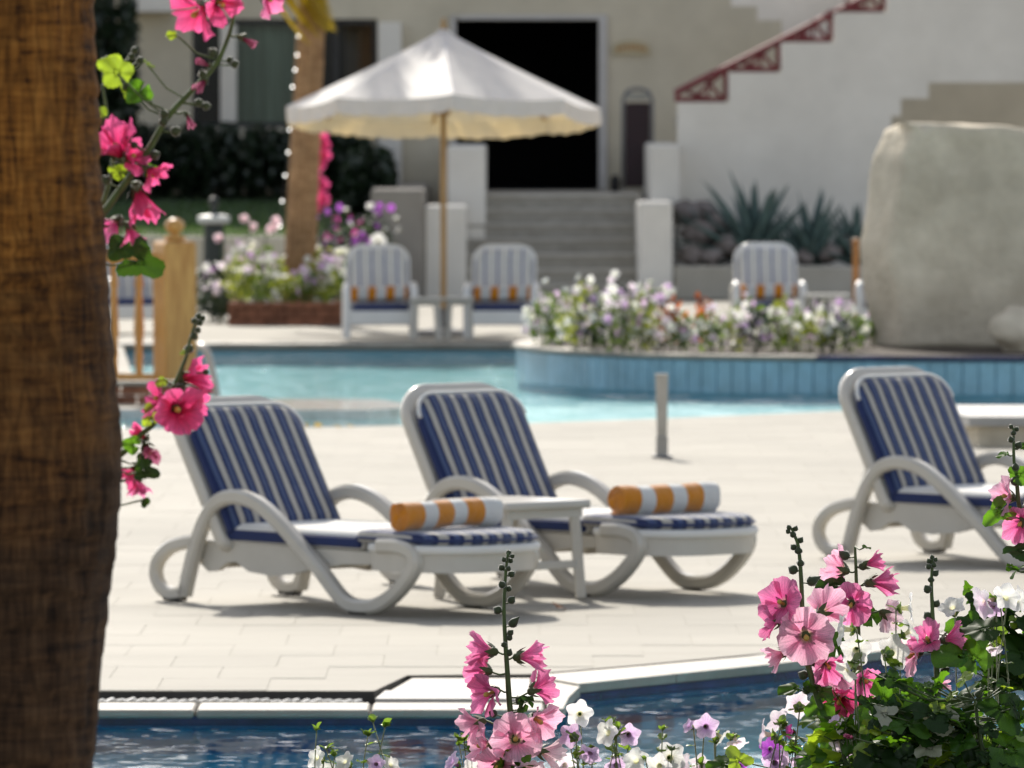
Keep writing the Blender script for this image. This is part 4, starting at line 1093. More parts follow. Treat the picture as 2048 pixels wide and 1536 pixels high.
tp_ = canopy_pt(0, 0, 0); MB().lathe([(.02, -.02), (.035, .03), (.022, .06), (.03, .09), (.012, .125), (0.0, .14)], 12, Matrix.Translation((0, tp_.y * 0 + 0.05, zt - 0.005))).build('finial', m_pole, um, smooth=True)
MB().lathe([(.075, zt - .02), (.06, zt + .012), (.02, zt + .03)], 16, Matrix.Translation((0, 0.05, 0))).build('cap', m_canopy, um, smooth=True)
MB().lathe([(.27, 0), (.27, .05), (.10, .07), (.045, .10), (.045, .25)], 24).build('base', m_grey, um, smooth=True, angle=40)

# ------------------------------------------------------------------ wooden railing on the left walkway
DB = 58.6
br = thing('wooden_railing', 'varnished pine railing with newel post and ball finial on the left walkway', 'railing', (GX(350, DB), DB, 0))
hw = 35 / F * DB; ht = GZ(482, DB)
np_ = MB().box((0, 0, ht / 2), (hw * 2, hw * 2, ht), 0.02, Matrix.Rotation(R(24), 4, 'Z')).build('newel_post', m_pine, br)
MB().lathe([(.055, 0), (.085, .012), (.075, .035), (.03, .05), (.035, .06), (.065, .085), (.075, .115), (.062, .145), (.025, .165), (0, .168)], 20, Matrix.Translation((0, 0, ht))).build('finial', m_pine, np_, smooth=True)
z1, z0 = GZ(515, DB), GZ(775, DB) + 0.02
dirv = Vector((-1, 0.42, 0)).normalized(); rzr = math.atan2(dirv.y, dirv.x)
rotr = Matrix.Rotation(rzr, 4, 'Z')
Lr = 2.6; c = dirv * (Lr / 2 + hw * .9)
MB().box((c.x, c.y, z1), (Lr, 0.10, 0.085), 0.02, rotr).build('top_rail', m_pine, br)
MB().box((c.x, c.y, z0 + .04), (Lr, 0.08, 0.08), 0.012, rotr).build('bottom_rail', m_pine, br)
prof = [(.028, 0), (.028, .12), (.034, .14), (.024, .17), (.040, .32), (.030, .5), (.024, .62), (.034, .66), (.028, .70), (.028, z1 - z0 - .08)]
blm = MB().lathe([(a * 1.0, b) for a, b in prof], 12).mesh('baluster', m_pine, smooth=True, angle=40)
for k in range(9):
    d = 0.215 + hw * .6 + k * 0.205
    link('baluster', blm, br, (dirv.x * d, dirv.y * d, z0 + 0.075))
e = dirv * (Lr + hw * 1.4)
MB().box((e.x, e.y, ht / 2), (.2, .2, ht), .02, Matrix.Rotation(R(24), 4, 'Z')).build('newel_post', m_pine, br)
kb = thing('brick_kerb', 'short red brick kerb with pale cap under the wooden railing', 'kerb', (GX(265, 56.4), 56.3, -0.004))
for k in range(5):
    for j in range(2): MB().box((-0.5 + k * 0.215 + (0.1 if j else 0), 0, 0.033 + j * 0.066), (0.205, 0.10, 0.06), 0.006).build('brick', m_brick, kb)
MB().box((-0.02, 0, 0.150), (1.2, 0.16, 0.034), .008).build('cap', m_coping, kb)
# grab rail at the pool edge
gp = thing('grab_rail', 'white curved pool grab rail just right of the pine newel post', 'handrail', (GX(392, 60), 60, 0))
pts = smooth_pts([(-.10, .25, 0.0), (-.10, .25, .20), (-.07, .18, .28), (0.02, 0.0, .295), (.085, -.10, .26), (.125, -.17, .13), (.16, -.25, -.05), (.17, -.27, -.2)], 5)
MB().tube(pts, 0.028, 10).build('tube', m_resin, gp, smooth=True)
MB().lathe([(.05, 0), (.05, .012), (.03, .02)], 14, Matrix.Translation((-.10, .25, 0))).build('flange', m_grey, gp)

# ------------------------------------------------------------------ palms
def palm_trunk(base, top, r0, r1, n=160, seg=40, ring=0.012, pitch=0.09, seed=1, bulge=None):
    from mathutils import noise
    mb = MB(); vs = []; b, t = Vector(base), Vector(top); L = (t - b).length
    for i in range(n + 1):
        f = i / n; c = b.lerp(t, f); h = f * L
        r = r0 + (r1 - r0) * f
        if bulge: r += bulge(c.z)
        for k in range(seg):
            a = 2 * math.pi * k / seg
            ph = (h / pitch + 0.16 * math.sin(a * 2 + seed) + 0.5 * noise.noise(Vector((math.cos(a), math.sin(a), h * 2.0 + seed)))) % 1.0
            rr = r + ring * (0.6 - ph) * (0.5 + noise.noise(Vector((math.cos(a) * 2, math.sin(a) * 2, h * 3 + 9)))) + 0.006 * noise.noise(Vector((math.cos(a) * 9, math.sin(a) * 9, h * 9)))
            vs.append((c.x + math.cos(a) * rr, c.y + math.sin(a) * rr, c.z))
    fs = [(i * seg + k, i * seg + (k + 1) % seg, (i + 1) * seg + (k + 1) % seg, (i + 1) * seg + k) for i in range(n) for k in range(seg)]
    fs += [tuple(range(seg))[::-1], tuple(range(n * seg, (n + 1) * seg))]
    return mb.add(vs, fs)
def bark(name, c1, c2, c3, sc=1.0, dark_foot=False):
    m, nt, ns, ln = newmat(name); b = ns['Principled BSDF']
    tc = N(nt, 'ShaderNodeTexCoord')
    mp = N(nt, 'ShaderNodeMapping'); mp.inputs['Scale'].default_value = (46 * sc, 46 * sc, 3.0 * sc); ln.new(tc.outputs['Object'], mp.inputs[0])
    n1 = N(nt, 'ShaderNodeTexNoise', i_Scale=1.0, i_Detail=7.0, i_Roughness=0.7); ln.new(mp.outputs[0], n1.inputs['Vector'])
    mp2 = N(nt, 'ShaderNodeMapping'); mp2.inputs['Scale'].default_value = (9 * sc, 9 * sc, 70 * sc); ln.new(tc.outputs['Object'], mp2.inputs[0])
    n2 = N(nt, 'ShaderNodeTexNoise', i_Scale=1.0, i_Detail=6.0, i_Roughness=0.65); ln.new(mp2.outputs[0], n2.inputs['Vector'])
    n3 = N(nt, 'ShaderNodeTexNoise', i_Scale=2.4 * sc, i_Detail=5.0, i_Roughness=0.6); ln.new(tc.outputs['Object'], n3.inputs['Vector'])
    n2s = N(nt, 'ShaderNodeMath', operation='MULTIPLY_ADD', i_1=0.85, i_2=0.075); ln.new(n2.outputs['Fac'], n2s.inputs[0])
    mx = N(nt, 'ShaderNodeMath', operation='ADD'); ln.new(n1.outputs['Fac'], mx.inputs[0]); ln.new(n2s.outputs[0], mx.inputs[1])
    hf = N(nt, 'ShaderNodeMath', operation='MULTIPLY', i_1=0.5); ln.new(mx.outputs[0], hf.inputs[0])
    cr = N(nt, 'ShaderNodeValToRGB'); el = cr.color_ramp.elements; el[0].position = 0.40; el[0].color = rgba(c1); el[1].position = 0.62; el[1].color = rgba(c3)
    e = el.new(0.5); e.color = rgba(c2); ln.new(hf.outputs[0], cr.inputs[0])
    mr = N(nt, 'ShaderNodeMapRange'); mr.inputs[1].default_value = .3; mr.inputs[2].default_value = .7; mr.inputs[3].default_value = 0.55; mr.inputs[4].default_value = 1.25; ln.new(n3.outputs['Fac'], mr.inputs[0])
    mp4 = N(nt, 'ShaderNodeMapping'); mp4.inputs['Scale'].default_value = (52 * sc, 52 * sc, 8.0 * sc); ln.new(tc.outputs['Object'], mp4.inputs[0])
    wv = N(nt, 'ShaderNodeMix', data_type='VECTOR', i_0=0.12); ln.new(mp4.outputs[0], wv.inputs[4]); ln.new(n3.outputs['Color'], wv.inputs[5])
    vo = N(nt, 'ShaderNodeTexVoronoi', feature='DISTANCE_TO_EDGE', i_Scale=1.0); ln.new(wv.outputs[1], vo.inputs['Vector'])
    ck = N(nt, 'ShaderNodeMapRange'); ck.inputs[1].default_value = 0.0; ck.inputs[2].default_value = 0.16; ck.inputs[3].default_value = 0.62 if dark_foot else 0.75; ck.inputs[4].default_value = 1.0; ln.new(vo.outputs['Distance'], ck.inputs[0])
    mk = N(nt, 'ShaderNodeMath', operation='MULTIPLY'); ln.new(mr.outputs[0], mk.inputs[0]); ln.new(ck.outputs[0], mk.inputs[1])
    hs = N(nt, 'ShaderNodeHueSaturation'); ln.new(cr.outputs[0], hs.inputs['Color']); ln.new(mk.outputs[0], hs.inputs['Value'])
    ln.new(hs.outputs[0], b.inputs['Base Color']); b.inputs['Roughness'].default_value = 0.85; b.inputs['Specular IOR Level'].default_value = 0.2
    if dark_foot:      # darker, greyer bark towards the foot, with a ragged limit
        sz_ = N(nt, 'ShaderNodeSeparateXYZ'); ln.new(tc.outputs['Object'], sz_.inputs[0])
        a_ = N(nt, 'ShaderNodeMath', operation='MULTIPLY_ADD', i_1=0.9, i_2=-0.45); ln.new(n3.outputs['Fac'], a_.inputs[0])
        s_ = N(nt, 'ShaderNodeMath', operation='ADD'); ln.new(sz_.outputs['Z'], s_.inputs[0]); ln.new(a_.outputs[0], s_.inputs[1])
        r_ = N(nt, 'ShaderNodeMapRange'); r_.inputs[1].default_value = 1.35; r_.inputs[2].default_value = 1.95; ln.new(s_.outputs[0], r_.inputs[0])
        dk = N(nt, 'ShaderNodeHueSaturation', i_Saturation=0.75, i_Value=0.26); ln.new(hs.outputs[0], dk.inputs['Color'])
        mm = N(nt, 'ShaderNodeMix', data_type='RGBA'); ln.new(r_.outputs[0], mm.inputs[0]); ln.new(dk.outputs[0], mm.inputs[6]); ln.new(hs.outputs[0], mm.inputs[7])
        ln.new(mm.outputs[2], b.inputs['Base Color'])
    bp = N(nt, 'ShaderNodeBump', i_Strength=0.9, i_Distance=0.012); ln.new(hf.outputs[0], bp.inputs['Height']); ln.new(bp.outputs[0], b.inputs['Normal'])
    MATS[name] = m; return m
m_bark = bark('brown palm bark', (0.030, 0.010, 0.003), (0.20, 0.084, 0.015), (0.35, 0.165, 0.036), dark_foot=True)
m_bark2 = bark('tan palm bark', (0.24, 0.13, 0.06), (0.46, 0.27, 0.135), (0.58, 0.37, 0.20), 0.7)
def frond_mesh(L, leaf, mat, droop):
    mb = MB(); pts = []
    for i in range(15):
        t = i / 14; pts.append(Vector((0, L * t * (1 - 0.12 * t), -droop * t * t * L + 0.10 * L * t)))
    mb.tube(pts, [0.022 * (1 - 0.85 * i / 14) for i in range(15)], 5)
    r_ = random.Random(int(L * 100))
    for i in range(2, 58):
        t = i / 58 * 13.9; k = int(t); p = pts[k].lerp(pts[min(k + 1, 14)], t - k); d = (pts[min(k + 1, 14)] - pts[k]).normalized()
        ln_ = leaf * (0.5 + math.sin(math.pi * (0.15 + 0.8 * i / 58)) * 0.6) * r_.uniform(.85, 1.1)
        for s in (-1, 1):
            tip = p + (Vector((s, 0, 0)) * 0.75 + d * 0.75 + Vector((0, 0, -0.35 - 0.3 * r_.random()))).normalized() * ln_
            w = d * 0.012; m_ = p.lerp(tip, .5) + Vector((0, 0, .04 * ln_))
            mb.add([p - w, p + w, m_ + w * 1.3, m_ - w * 1.3, tip], [(0, 1, 2, 3), (3, 2, 4)])
    return mb.mesh('frond', mat)
m_frond = thin('palm frond green', (0.05, 0.10, 0.025), (0.14, 0.26, 0.03), 0.4, 0.06, 0.35)
m_frondy = thin('yellowing frond', (0.34, 0.22, 0.02), (0.62, 0.46, 0.03), 0.5, 0.04, 0.4)
def crown(o, top, n, L, mesh):
    for i in range(n):
        az = i * 2.399 + rnd.uniform(-.2, .2); el = -20 + 85 * (i / n)
        q = (Matrix.Rotation(az, 4, 'Z') @ Matrix.Rotation(R(el), 4, 'X')).to_quaternion()
        link('frond', mesh, o, top, q, rnd.uniform(.85, 1.1))
fm = frond_mesh(2.0, 0.5, m_frond, 0.35)
# foreground trunk
DP = 14.0
def bulge(z):
    tbl = [(-1, 178), (GZ(1536, DP), 190), (GZ(1400, DP), 205), (GZ(1250, DP), 216), (GZ(1100, DP), 237), (GZ(950, DP), 250), (GZ(850, DP), 246), (GZ(750, DP), 236), (GZ(600, DP), 226), (GZ(450, DP), 214), (GZ(300, DP), 206), (GZ(0, DP), 194), (GZ(0, DP) + 1, 186), (9, 170)]
    for (a, b), (c, d) in zip(tbl[:-1], tbl[1:]):
        if a <= z <= c: return (b + (d - b) * (z - a) / (c - a) - 190) / F * DP
    return 0
pb = P(-80, 1536, DP)
fpal = thing('palm_tree', 'brown fibrous palm trunk filling the left edge in front', 'palm', (pb.x, DP, 0))
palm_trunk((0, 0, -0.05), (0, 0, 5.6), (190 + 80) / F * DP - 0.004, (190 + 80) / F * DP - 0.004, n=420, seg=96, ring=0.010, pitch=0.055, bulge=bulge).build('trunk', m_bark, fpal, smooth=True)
crown(fpal, (0, 0, 5.55), 26, 2.0, fm)
# middle palm in the brick planter
DM = 77.0
b0 = P(594, 620, DM); b1 = P(640, -330, DM)
mp_ = thing('palm_tree', 'leaning tan palm growing from the brick planter, wrapped with string lights', 'palm', (b0.x, DM, 0))
palm_trunk((0, 0, 0.0), (b1.x - b0.x, 0, b1.z), 0.158, 0.118, n=200, seg=32, ring=0.012, pitch=0.075, seed=4).build('trunk', m_bark2, mp_, smooth=True)
crown(mp_, (b1.x - b0.x, 0, b1.z), 22, 2.0, fm)
fmy = frond_mesh(1.1, 0.30, m_frondy, 0.9)
for (px, az, s_) in ((512, 96, .9), (540, 84, .85), (560, 120, .8), (600, 150, .8), (575, 70, .75), (528, 110, .8)):
    q = (Matrix.Rotation(R(az), 4, 'Z') @ Matrix.Rotation(R(-66), 4, 'X')).to_quaternion()
    t_ = P(px + 20, -150, DM - 0.35)
    link('dead_frond', fmy, mp_, (t_.x - b0.x, t_.y - DM, t_.z), q, s_)
# string lights
sgl = thing('string_lights', 'string of small white bulbs running up the leaning palm trunk', 'string lights', (b0.x, DM, 0))
m_bulb = emit('glint bulb', (1.0, 0.97, 0.9), 4.5)  # emission stands in for sun glints on the glass bulbs
bp_ = [(607, 10), (603, 35), (597, 72), (594, 110), (590, 140), (585, 174), (579, 259), (576, 305), (570, 351), (564, 402), (588, 212), (560, 452)]
bp_.sort(key=lambda p: p[1])
pts = []
bum = MB().lathe([(0.0, -.010), (.006, -.006), (.008, 0), (.006, .006), (.003, .010), (0, .011)], 10).mesh('bulb', m_bulb, smooth=True)
for (px, py) in bp_:
    p = P(px, py, DM - 0.09); loc = (p.x - b0.x, p.y - DM, p.z); pts.append(loc); link('bulb', bum, sgl, loc)
wire = [(q[0] + 0.012, q[1] + 0.01, q[2] + .015) for q in pts]
MB().tube(smooth_pts([(wire[0][0] + .02, wire[0][1] + .05, wire[0][2] + .5)] + wire, 3), 0.004, 5).build('wire', m_dark, sgl)

# ------------------------------------------------------------------ planters, garden lamp
DQ = 75.9
bk = thing('brick_planter', 'low terracotta brick planter at the foot of the leaning palm', 'planter', (GX(570, DQ), DQ, 0))
x0, x1 = GX(456, DQ) - bk.location.x, GX(686, DQ) - bk.location.x; hb = 0.225
nb = 6; wbk = (x1 - x0) / nb
for j in range(3):
    for i in range(nb + (j % 2)):
        a = x0 + (i - 0.5 * (j % 2)) * wbk; b = min(a + wbk, x1); a = max(a, x0)
        MB().box(((a + b) / 2, 0, 0.0375 + j * 0.075), (b - a - 0.008, 0.10, 0.068), 0.006).build('brick', m_brick, bk)
    for s in (x0 + .05, x1 - .05):
        for k in range(8): MB().box((s, 0.155 + k * 0.2 + .05 * (j % 2), 0.0375 + j * 0.075), (0.10, 0.192, 0.068), 0.006).build('brick', m_brick, bk)
MB().box(((x0 + x1) / 2, 0.86, 0.10), (x1 - x0 - 0.2, 1.62, 0.19)).build('soil', m_earth, bk)
DLp = 81.0
lp = thing('garden_lamp', 'dark green bollard garden lamp with white disc top beside the lawn', 'garden lamp', (GX(428, DLp), DLp, 0))
zt_ = GZ(447, DLp)
MB().lathe([(.14, 0), (.14, .05), (.11, .07), (.105, zt_ - .02), (.12, zt_ - 0.005)], 20).build('column', m_lampgreen, lp, smooth=True, angle=40)
MB().lathe([(.12, zt_), (.165, zt_ + .015), (.165, zt_ + .07), (.10, zt_ + .09)], 24).build('disc', m_white_disc, lp, smooth=True, angle=40)
MB().lathe([(.03, zt_ + .09), (.03, zt_ + .17), (.05, zt_ + .19), (.05, zt_ + .24), (.02, zt_ + .27), (0, zt_ + .275)], 14).build('finial', m_lampgreen, lp, smooth=True, angle=40)

# ------------------------------------------------------------------ plant pieces
CACHE = {}
def petal_mesh(shape, colr, var):
    key = (shape, colr, var)
    if key in CACHE: return CACHE[key]
    r_ = random.Random(sum(map(ord, shape)) * 31 + var * 101)
    a0, a1, spread = {'open': (42, 96, 0.80), 'half': (28, 76, 0.74), 'bell': (20, 44, 0.80), 'closed': (12, 14, 0.9), 'limp': (15, 150, 0.7)}[shape]
    nu, nv = 9, 10; vs = []; uvs = []
    ph = [r_.uniform(0, 6.28) for _ in range(4)]
    for i in range(nu + 1):
        u = i / nu
        for j in range(nv + 1):
            v = -1 + 2 * j / nv
            Lv = 1.0 - 0.20 * abs(v) ** 3.2 - 0.035 * math.exp(-(v * 5) ** 2) + 0.028 * math.sin(v * 9 + ph[0]) + 0.018 * math.sin(v * 17 + ph[1])
            rho = z = 0.0; st = 12; up = u * Lv
            for k in range(st):
                w = (k + .5) / st * up; al = R(a0 + (a1 - a0) * w ** 1.1)
                rho += math.sin(al) * up / st; z += math.cos(al) * up / st
            th = v * spread * (0.62 + 0.38 * min(1, u * 1.6)) * (1.0 if shape != 'closed' else 1.0)
            rf = 0.11 * u * u * math.sin(v * 5.2 + ph[2]) + 0.06 * u ** 3 * math.sin(v * 13 + ph[3]) + 0.05 * v * u
            z += rf * (0.6 + 0.4 * math.sin(math.radians(a1)))
            rho *= 1 + 0.10 * rf
            rho = rho + 0.05
            vs.append((rho * math.cos(th), rho * math.sin(th), z)); uvs.append(((v + 1) / 2 + var * 3.7, u))
    W = nv + 1
    fs = [(i * W + j, i * W + j + 1, (i + 1) * W + j + 1, (i + 1) * W + j) for i in range(nu) for j in range(nv)]
    me = MB().add(vs, fs, None, uvs).mesh('petal', PET[colr], smooth=True)
    CACHE[key] = me; return me
def calyx_mesh():
    if 'calyx' in CACHE: return CACHE['calyx']
    mb = MB(); mb.lathe([(.04, -.16), (.13, -.10), (.17, 0.02), (.15, .10)], 10)
    for k in range(5):
        a = k * 1.2566
        c, s = math.cos(a), math.sin(a)
        mb.add([(c * .15 - s * .10, s * .15 + c * .10, -.02), (c * .15 + s * .10, s * .15 - c * .10, -.02), (c * .26 + s * .08, s * .26 - c * .08, .12), (c * .26 - s * .08, s * .26 + c * .08, .12), (c * .36, s * .36, .30)], [(0, 1, 2, 3), (3, 2, 4)])
    CACHE['calyx'] = mb.mesh('bloom', m_calyx, smooth=True); return CACHE['calyx']
def stamen_mesh():
    if 'stamen' in CACHE: return CACHE['stamen']
    mb = MB(); mb.lathe([(.05, 0), (.06, .10), (.045, .25), (.085, .33), (.09, .42), (.05, .48), (0, .49)], 10)
    CACHE['stamen'] = mb.mesh('stamen', m_stamen, smooth=True); return CACHE['stamen']
def bud_mesh(k=0):
    key = ('bud', k)
    if key in CACHE: return CACHE[key]
    mb = MB(); n = 12; vs = []
    prof = [(.0, -.02), (.55, .12), (.92, .5), (1.0, .9), (.86, 1.35), (.5, 1.75), (.16, 2.05), (0, 2.2)] if k == 0 else [(.0, -.02), (.5, .12), (.85, .5), (.95, .95), (.78, 1.6), (.42, 2.2), (.12, 2.8), (0, 3.0)]
    for (r, z) in prof:
        for i in range(n):
            a = 2 * math.pi * i / n; q = r * (1 + 0.10 * math.cos(a * 5)); vs.append((q * math.cos(a), q * math.sin(a), z))
    fs = [(i * n + j, i * n + (j + 1) % n, (i + 1) * n + (j + 1) % n, (i + 1) * n + j) for i in range(len(prof) - 1) for j in range(n)]
    mb.add(vs, fs)
    for j in range(5):   # sepal tips standing off the bud
        a = j * 1.2566 + .3; c, s = math.cos(a), math.sin(a)
        mb.add([(c * .95 - s * .3, s * .95 + c * .3, .7), (c * .95 + s * .3, s * .95 - c * .3, .7), (c * 1.12, s * 1.12, 1.45)], [(0, 1, 2)])
    CACHE[key] = mb.mesh('bud', m_bud, smooth=True); return CACHE[key]
def leaf_mesh(kind, mat, var=0):
    key = (kind, mat.name, var)
    if key in CACHE: return CACHE[key]
    r_ = random.Random(var * 17 + len(kind)); n = 44; rings = 5
    vs = [(0, 0.0, 0)]; uvs = [(.5, 0)]; ph = r_.uniform(0, 6)
    def outline(t):     # t 0..1 round from the petiole notch; returns radius, angle about the petiole point
        a = -math.pi * 0.93 + t * 2 * math.pi * 0.93
        if kind == 'lobed':
            r = 0.62 + 0.22 * math.cos(a * 3.0) * (1 if abs(a) < 2.4 else .4) + 0.28 * math.exp(-(a / 0.55) ** 2) + 0.10 * math.exp(-((abs(a) - 1.15) / .35) ** 2)
        elif kind == 'narrow':
            r = 0.05 + 0.95 * max(0, math.cos(a / 2)) ** 14
        elif kind == 'round':
            r = 0.72 + 0.10 * math.cos(a * 3.5) + 0.10 * math.exp(-(a / 0.6) ** 2)
        else:
            r = 0.16 + 0.84 * max(0, math.cos(a / 2)) ** 5.5
        if kind not in ('small', 'narrow'): r += 0.022 * (1 if int(t * n) % 2 else -1)
        return r, a
    for k in range(1, rings + 1):
        f = k / rings
        for i in range(n + 1):
            r, a = outline(i / n); x = math.sin(a) * r * f; y = math.cos(a) * r * f
            if kind == 'small': x *= 1.15
            if kind == 'narrow': x *= 1.25
            fold = abs(math.sin(a * 1.5)) * 0.10 * f * r + 0.05 * math.sin(a * 7 + ph) * f * f - 0.14 * (f * r) ** 2 + 0.04 * math.sin(x * 9 + ph) * f
            vs.append((x, y + (0.0), fold)); uvs.append((a / 6.28 + .5, f))
    W = n + 1; fs = [(0, 1 + i, 2 + i) for i in range(n)]
    for k in range(rings - 1): fs += [(1 + k * W + i, 1 + k * W + i + 1, 1 + (k + 1) * W + i + 1, 1 + (k + 1) * W + i) for i in range(n)]
    fs = [f[::-1] for f in fs]
    CACHE[key] = MB().add(vs, fs, None, uvs).mesh('leaf', mat, smooth=True); return CACHE[key]
def face_q(d, roll=None):
    """rotation taking +Z to d = (right, up, towards camera)"""
    w = Vector((d[0], -d[2], d[1])).normalized(); q = w.to_track_quat('Z', 'Y')
    return q @ Quaternion((0, 0, 1), rnd.uniform(0, 6.28) if roll is None else roll)
def wdir(d): return Vector((d[0], -d[2], d[1])).normalized()
def bloom(o, base, pos, L, d, shape, colr, limp=False):
    """a flower as a part: calyx with five petals and a stamen column; L = petal length"""
    q = face_q(d)
    k = {'open': .10, 'half': .25, 'bell': .45, 'closed': .45, 'limp': .2}[shape]
    p = pos - wdir(d) * L * k
    b = link('bloom', calyx_mesh(), o, p - base, q, L)
    v0 = rnd.randrange(5)
    for i in range(5):
        a = i * 1.25664 + rnd.uniform(-.10, .10)
        t = Quaternion((0, 0, 1), a) @ Quaternion((0, 1, 0), rnd.uniform(-.24, .20)) @ Quaternion((1, 0, 0), rnd.uniform(-.15, .15))
        link('petal', petal_mesh(shape, colr, (v0 + i) % 5), b, (0, 0, 0), t, rnd.uniform(.92, 1.06))
    if shape != 'closed': link('stamen', stamen_mesh(), b, (0, 0, 0.05))
    return p
def nearest(pts, p):
    best = min(range(len(pts)), key=lambda i: (pts[i] - p).length + max(0, pts[i].z - p.z) * 1.2); return pts[best]
def hollyhock(label, D, stem, blooms, buds, leaves, root_px=None, r0=0.008, group='pink hollyhocks in the front bed'):
    px0 = root_px if root_px is not None else stem[0][0]
    base = Vector((GX(px0, D), D + 0.05, 0.0))
    o = thing('hollyhock', label, 'hollyhock', base, 0, group)
    pw = [base.copy()] + [P(a, b, D) for a, b in stem]
    pts = smooth_pts([p - base for p in pw], 6)
    mb = MB(); m = len(pts)
    mb.tube(pts, [r0 * (1.25 - 0.85 * i / (m - 1)) for i in range(m)], 8)
    def ped(p, r=0.0026):
        s = nearest([q + base for q in pts], p); mid = s.lerp(p, .5) + Vector((0, 0, -(s - p).length * .12))
        mb.tube([s - base, mid - base, p - base], r, 5)
    for (px, py, rp_, d, shape, colr) in blooms:
        L = rp_ / F * D * 1.28
        pos = P(px, py, D - d[2] * 0.02 + rnd.uniform(-.02, .02))
        ped(bloom(o, base, pos, L, d, shape, colr) - wdir(d) * L * .14)
    for bu in buds:
        px, py, rp_ = bu[:3]; pos = P(px, py, D + rnd.uniform(-.012, .012))
        s = nearest([q + base for q in pts], pos); dr = (pos - s) * 1.2 + Vector((0, 0, 0.012)); dr.normalize()
        rr = rp_ / F * D * 1.12
        link('bud', bud_mesh(1 if len(bu) > 3 else 0), o, pos - base - dr * rr, dr.to_track_quat('Z', 'Y'), rr)
        mb.tube([s - base, pos - base - dr * rr], 0.0018, 5)
    for lf in leaves:
        px, py, rp_, d, roll, kind, mat = lf
        pos = P(px, py, D - d[2] * 0.03 + rnd.uniform(-.04, .04)); q = face_q(d, roll); sz = rp_ / F * D * 1.45
        off = q @ Vector((0, -0.35 * sz, 0))
        link('leaf', leaf_mesh(kind, mat, rnd.randrange(4)), o, pos + off - base, q, sz)
        ped(pos + off, 0.002)
    mb.build('stem', m_stem, o, smooth=True)
    return o
def rl(n, x0, x1, y0, y1, s0=22, s1=46, mats=None):
    """scattered leaves between the given pixels"""
    out = []
    for _ in range(n):
        m = rnd.choice(mats or (m_leaf, m_leaf, m_leafd))
        d = (rnd.uniform(-.7, .7), rnd.uniform(.15, 1.0), rnd.uniform(-.5, .9))
        out.append((rnd.uniform(x0, x1), rnd.uniform(y0, y1), rnd.uniform(s0, s1), d, rnd.uniform(0, 6.28), rnd.choice(('lobed', 'round', 'round')), m))
    return out
# middle spike in front of the pool
hollyhock('pink hollyhock spike standing alone in front of the pool with dark buds on top', 20.0,
    [(1033, 1560), (1028, 1496), (1019, 1407), (1015, 1347), (1011, 1288), (1008, 1220), (1011, 1150), (1016, 1106)],
    [(962, 1300, 46, (-1, .12, -.15), 'bell', 'pink'), (1062, 1314, 48, (1, .02, .1), 'bell', 'pink'), (968, 1340, 40, (-.7, .15, -.5), 'half', 'pink'),
     (981, 1386, 46, (-.75, -.25, .55), 'half', 'pink'), (1072, 1378, 42, (.7, .3, -.55), 'half', 'pink'), (952, 1446, 42, (-.9, -.25, -.2), 'half', 'light'),
     (1074, 1440, 46, (.55, -.3, .6), 'half', 'light'), (1030, 1480, 47, (.05, .15, .9), 'open', 'light'), (968, 1492, 42, (-.95, .05, .3), 'half', 'light'),
     (1100, 1508, 44, (.85, -.25, -.35), 'bell', 'pale'), (1000, 1528, 38, (-.3, -.3, .8), 'open', 'light'), (1050, 1540, 36, (.4, -.4, .7), 'half', 'pale')],
    [(1017, 1105, 5), (1025, 1112, 4.5), (1008, 1119, 4.8), (1021, 1121, 5.2), (1003, 1135, 6), (1017, 1137, 5), (1023, 1148, 6.5), (1004, 1169, 7), (1017, 1177, 6), (1023, 1200, 7.5), (995, 1220, 8), (1026, 1246, 9, 1), (1021, 1265, 6), (1019, 1275, 6), (1008, 1289, 5.5), (1018, 1305, 7), (1040, 1400, 9), (1030, 1430, 9), (986, 1427, 8), (1015, 1508, 7), (1032, 1515, 7), (1004, 1520, 6)],
    [(1055, 1398, 13, (.5, .4, .5), 1.0, 'lobed', m_leafd), (1042, 1420, 15, (.6, .1, .6), 2.4, 'lobed', m_leafd)] + rl(8, 985, 1060, 1500, 1600, 14, 26))
# left-hand plants of the right cluster
hollyhock('tall pink hollyhock with the big open flower facing the camera', 20.0,
    [(1740, 1560), (1690, 1475), (1644, 1418), (1622, 1350), (1613, 1317), (1605, 1225), (1603, 1174), (1600, 1123), (1596, 1090), (1588, 1068), (1583, 1056)],
    [(1568, 1208, 44, (-.45, .25, .75), 'open', 'pink'), (1650, 1222, 46, (.55, .25, -.6), 'half', 'light'), (1612, 1272, 52, (0, -.12, 1), 'open', 'light'),
     (1552, 1312, 36, (-.85, -.35, .1), 'bell', 'light'), (1548, 1245, 38, (-.9, -.1, -.1), 'half', 'pink'), (1655, 1330, 38, (.3, -.4, .6), 'half', 'pink')],
    [(1578, 1055, 5), (1591, 1057, 5.2), (1576, 1063, 4.5), (1586, 1069, 6), (1601, 1080, 6), (1587, 1094, 6), (1597, 1101, 7), (1601, 1126, 7), (1586, 1139, 9), (1624, 1162, 10, 1), (1632, 1325, 9), (1606, 1350, 9), (1636, 1350, 8), (1613, 1380, 8)],
    [(1580, 1378, 28, (-.1, .8, .5), 1.75, 'small', m_leaf), (1645, 1372, 30, (.3, .7, .5), -.9, 'round', m_leaf), (1630, 1415, 30, (-.3, .5, .7), 2.2, 'round', m_leaf), (1660, 1440, 32, (.1, .7, .6), .6, 'lobed', m_leaf)] + rl(9, 1600, 1740, 1420, 1560))
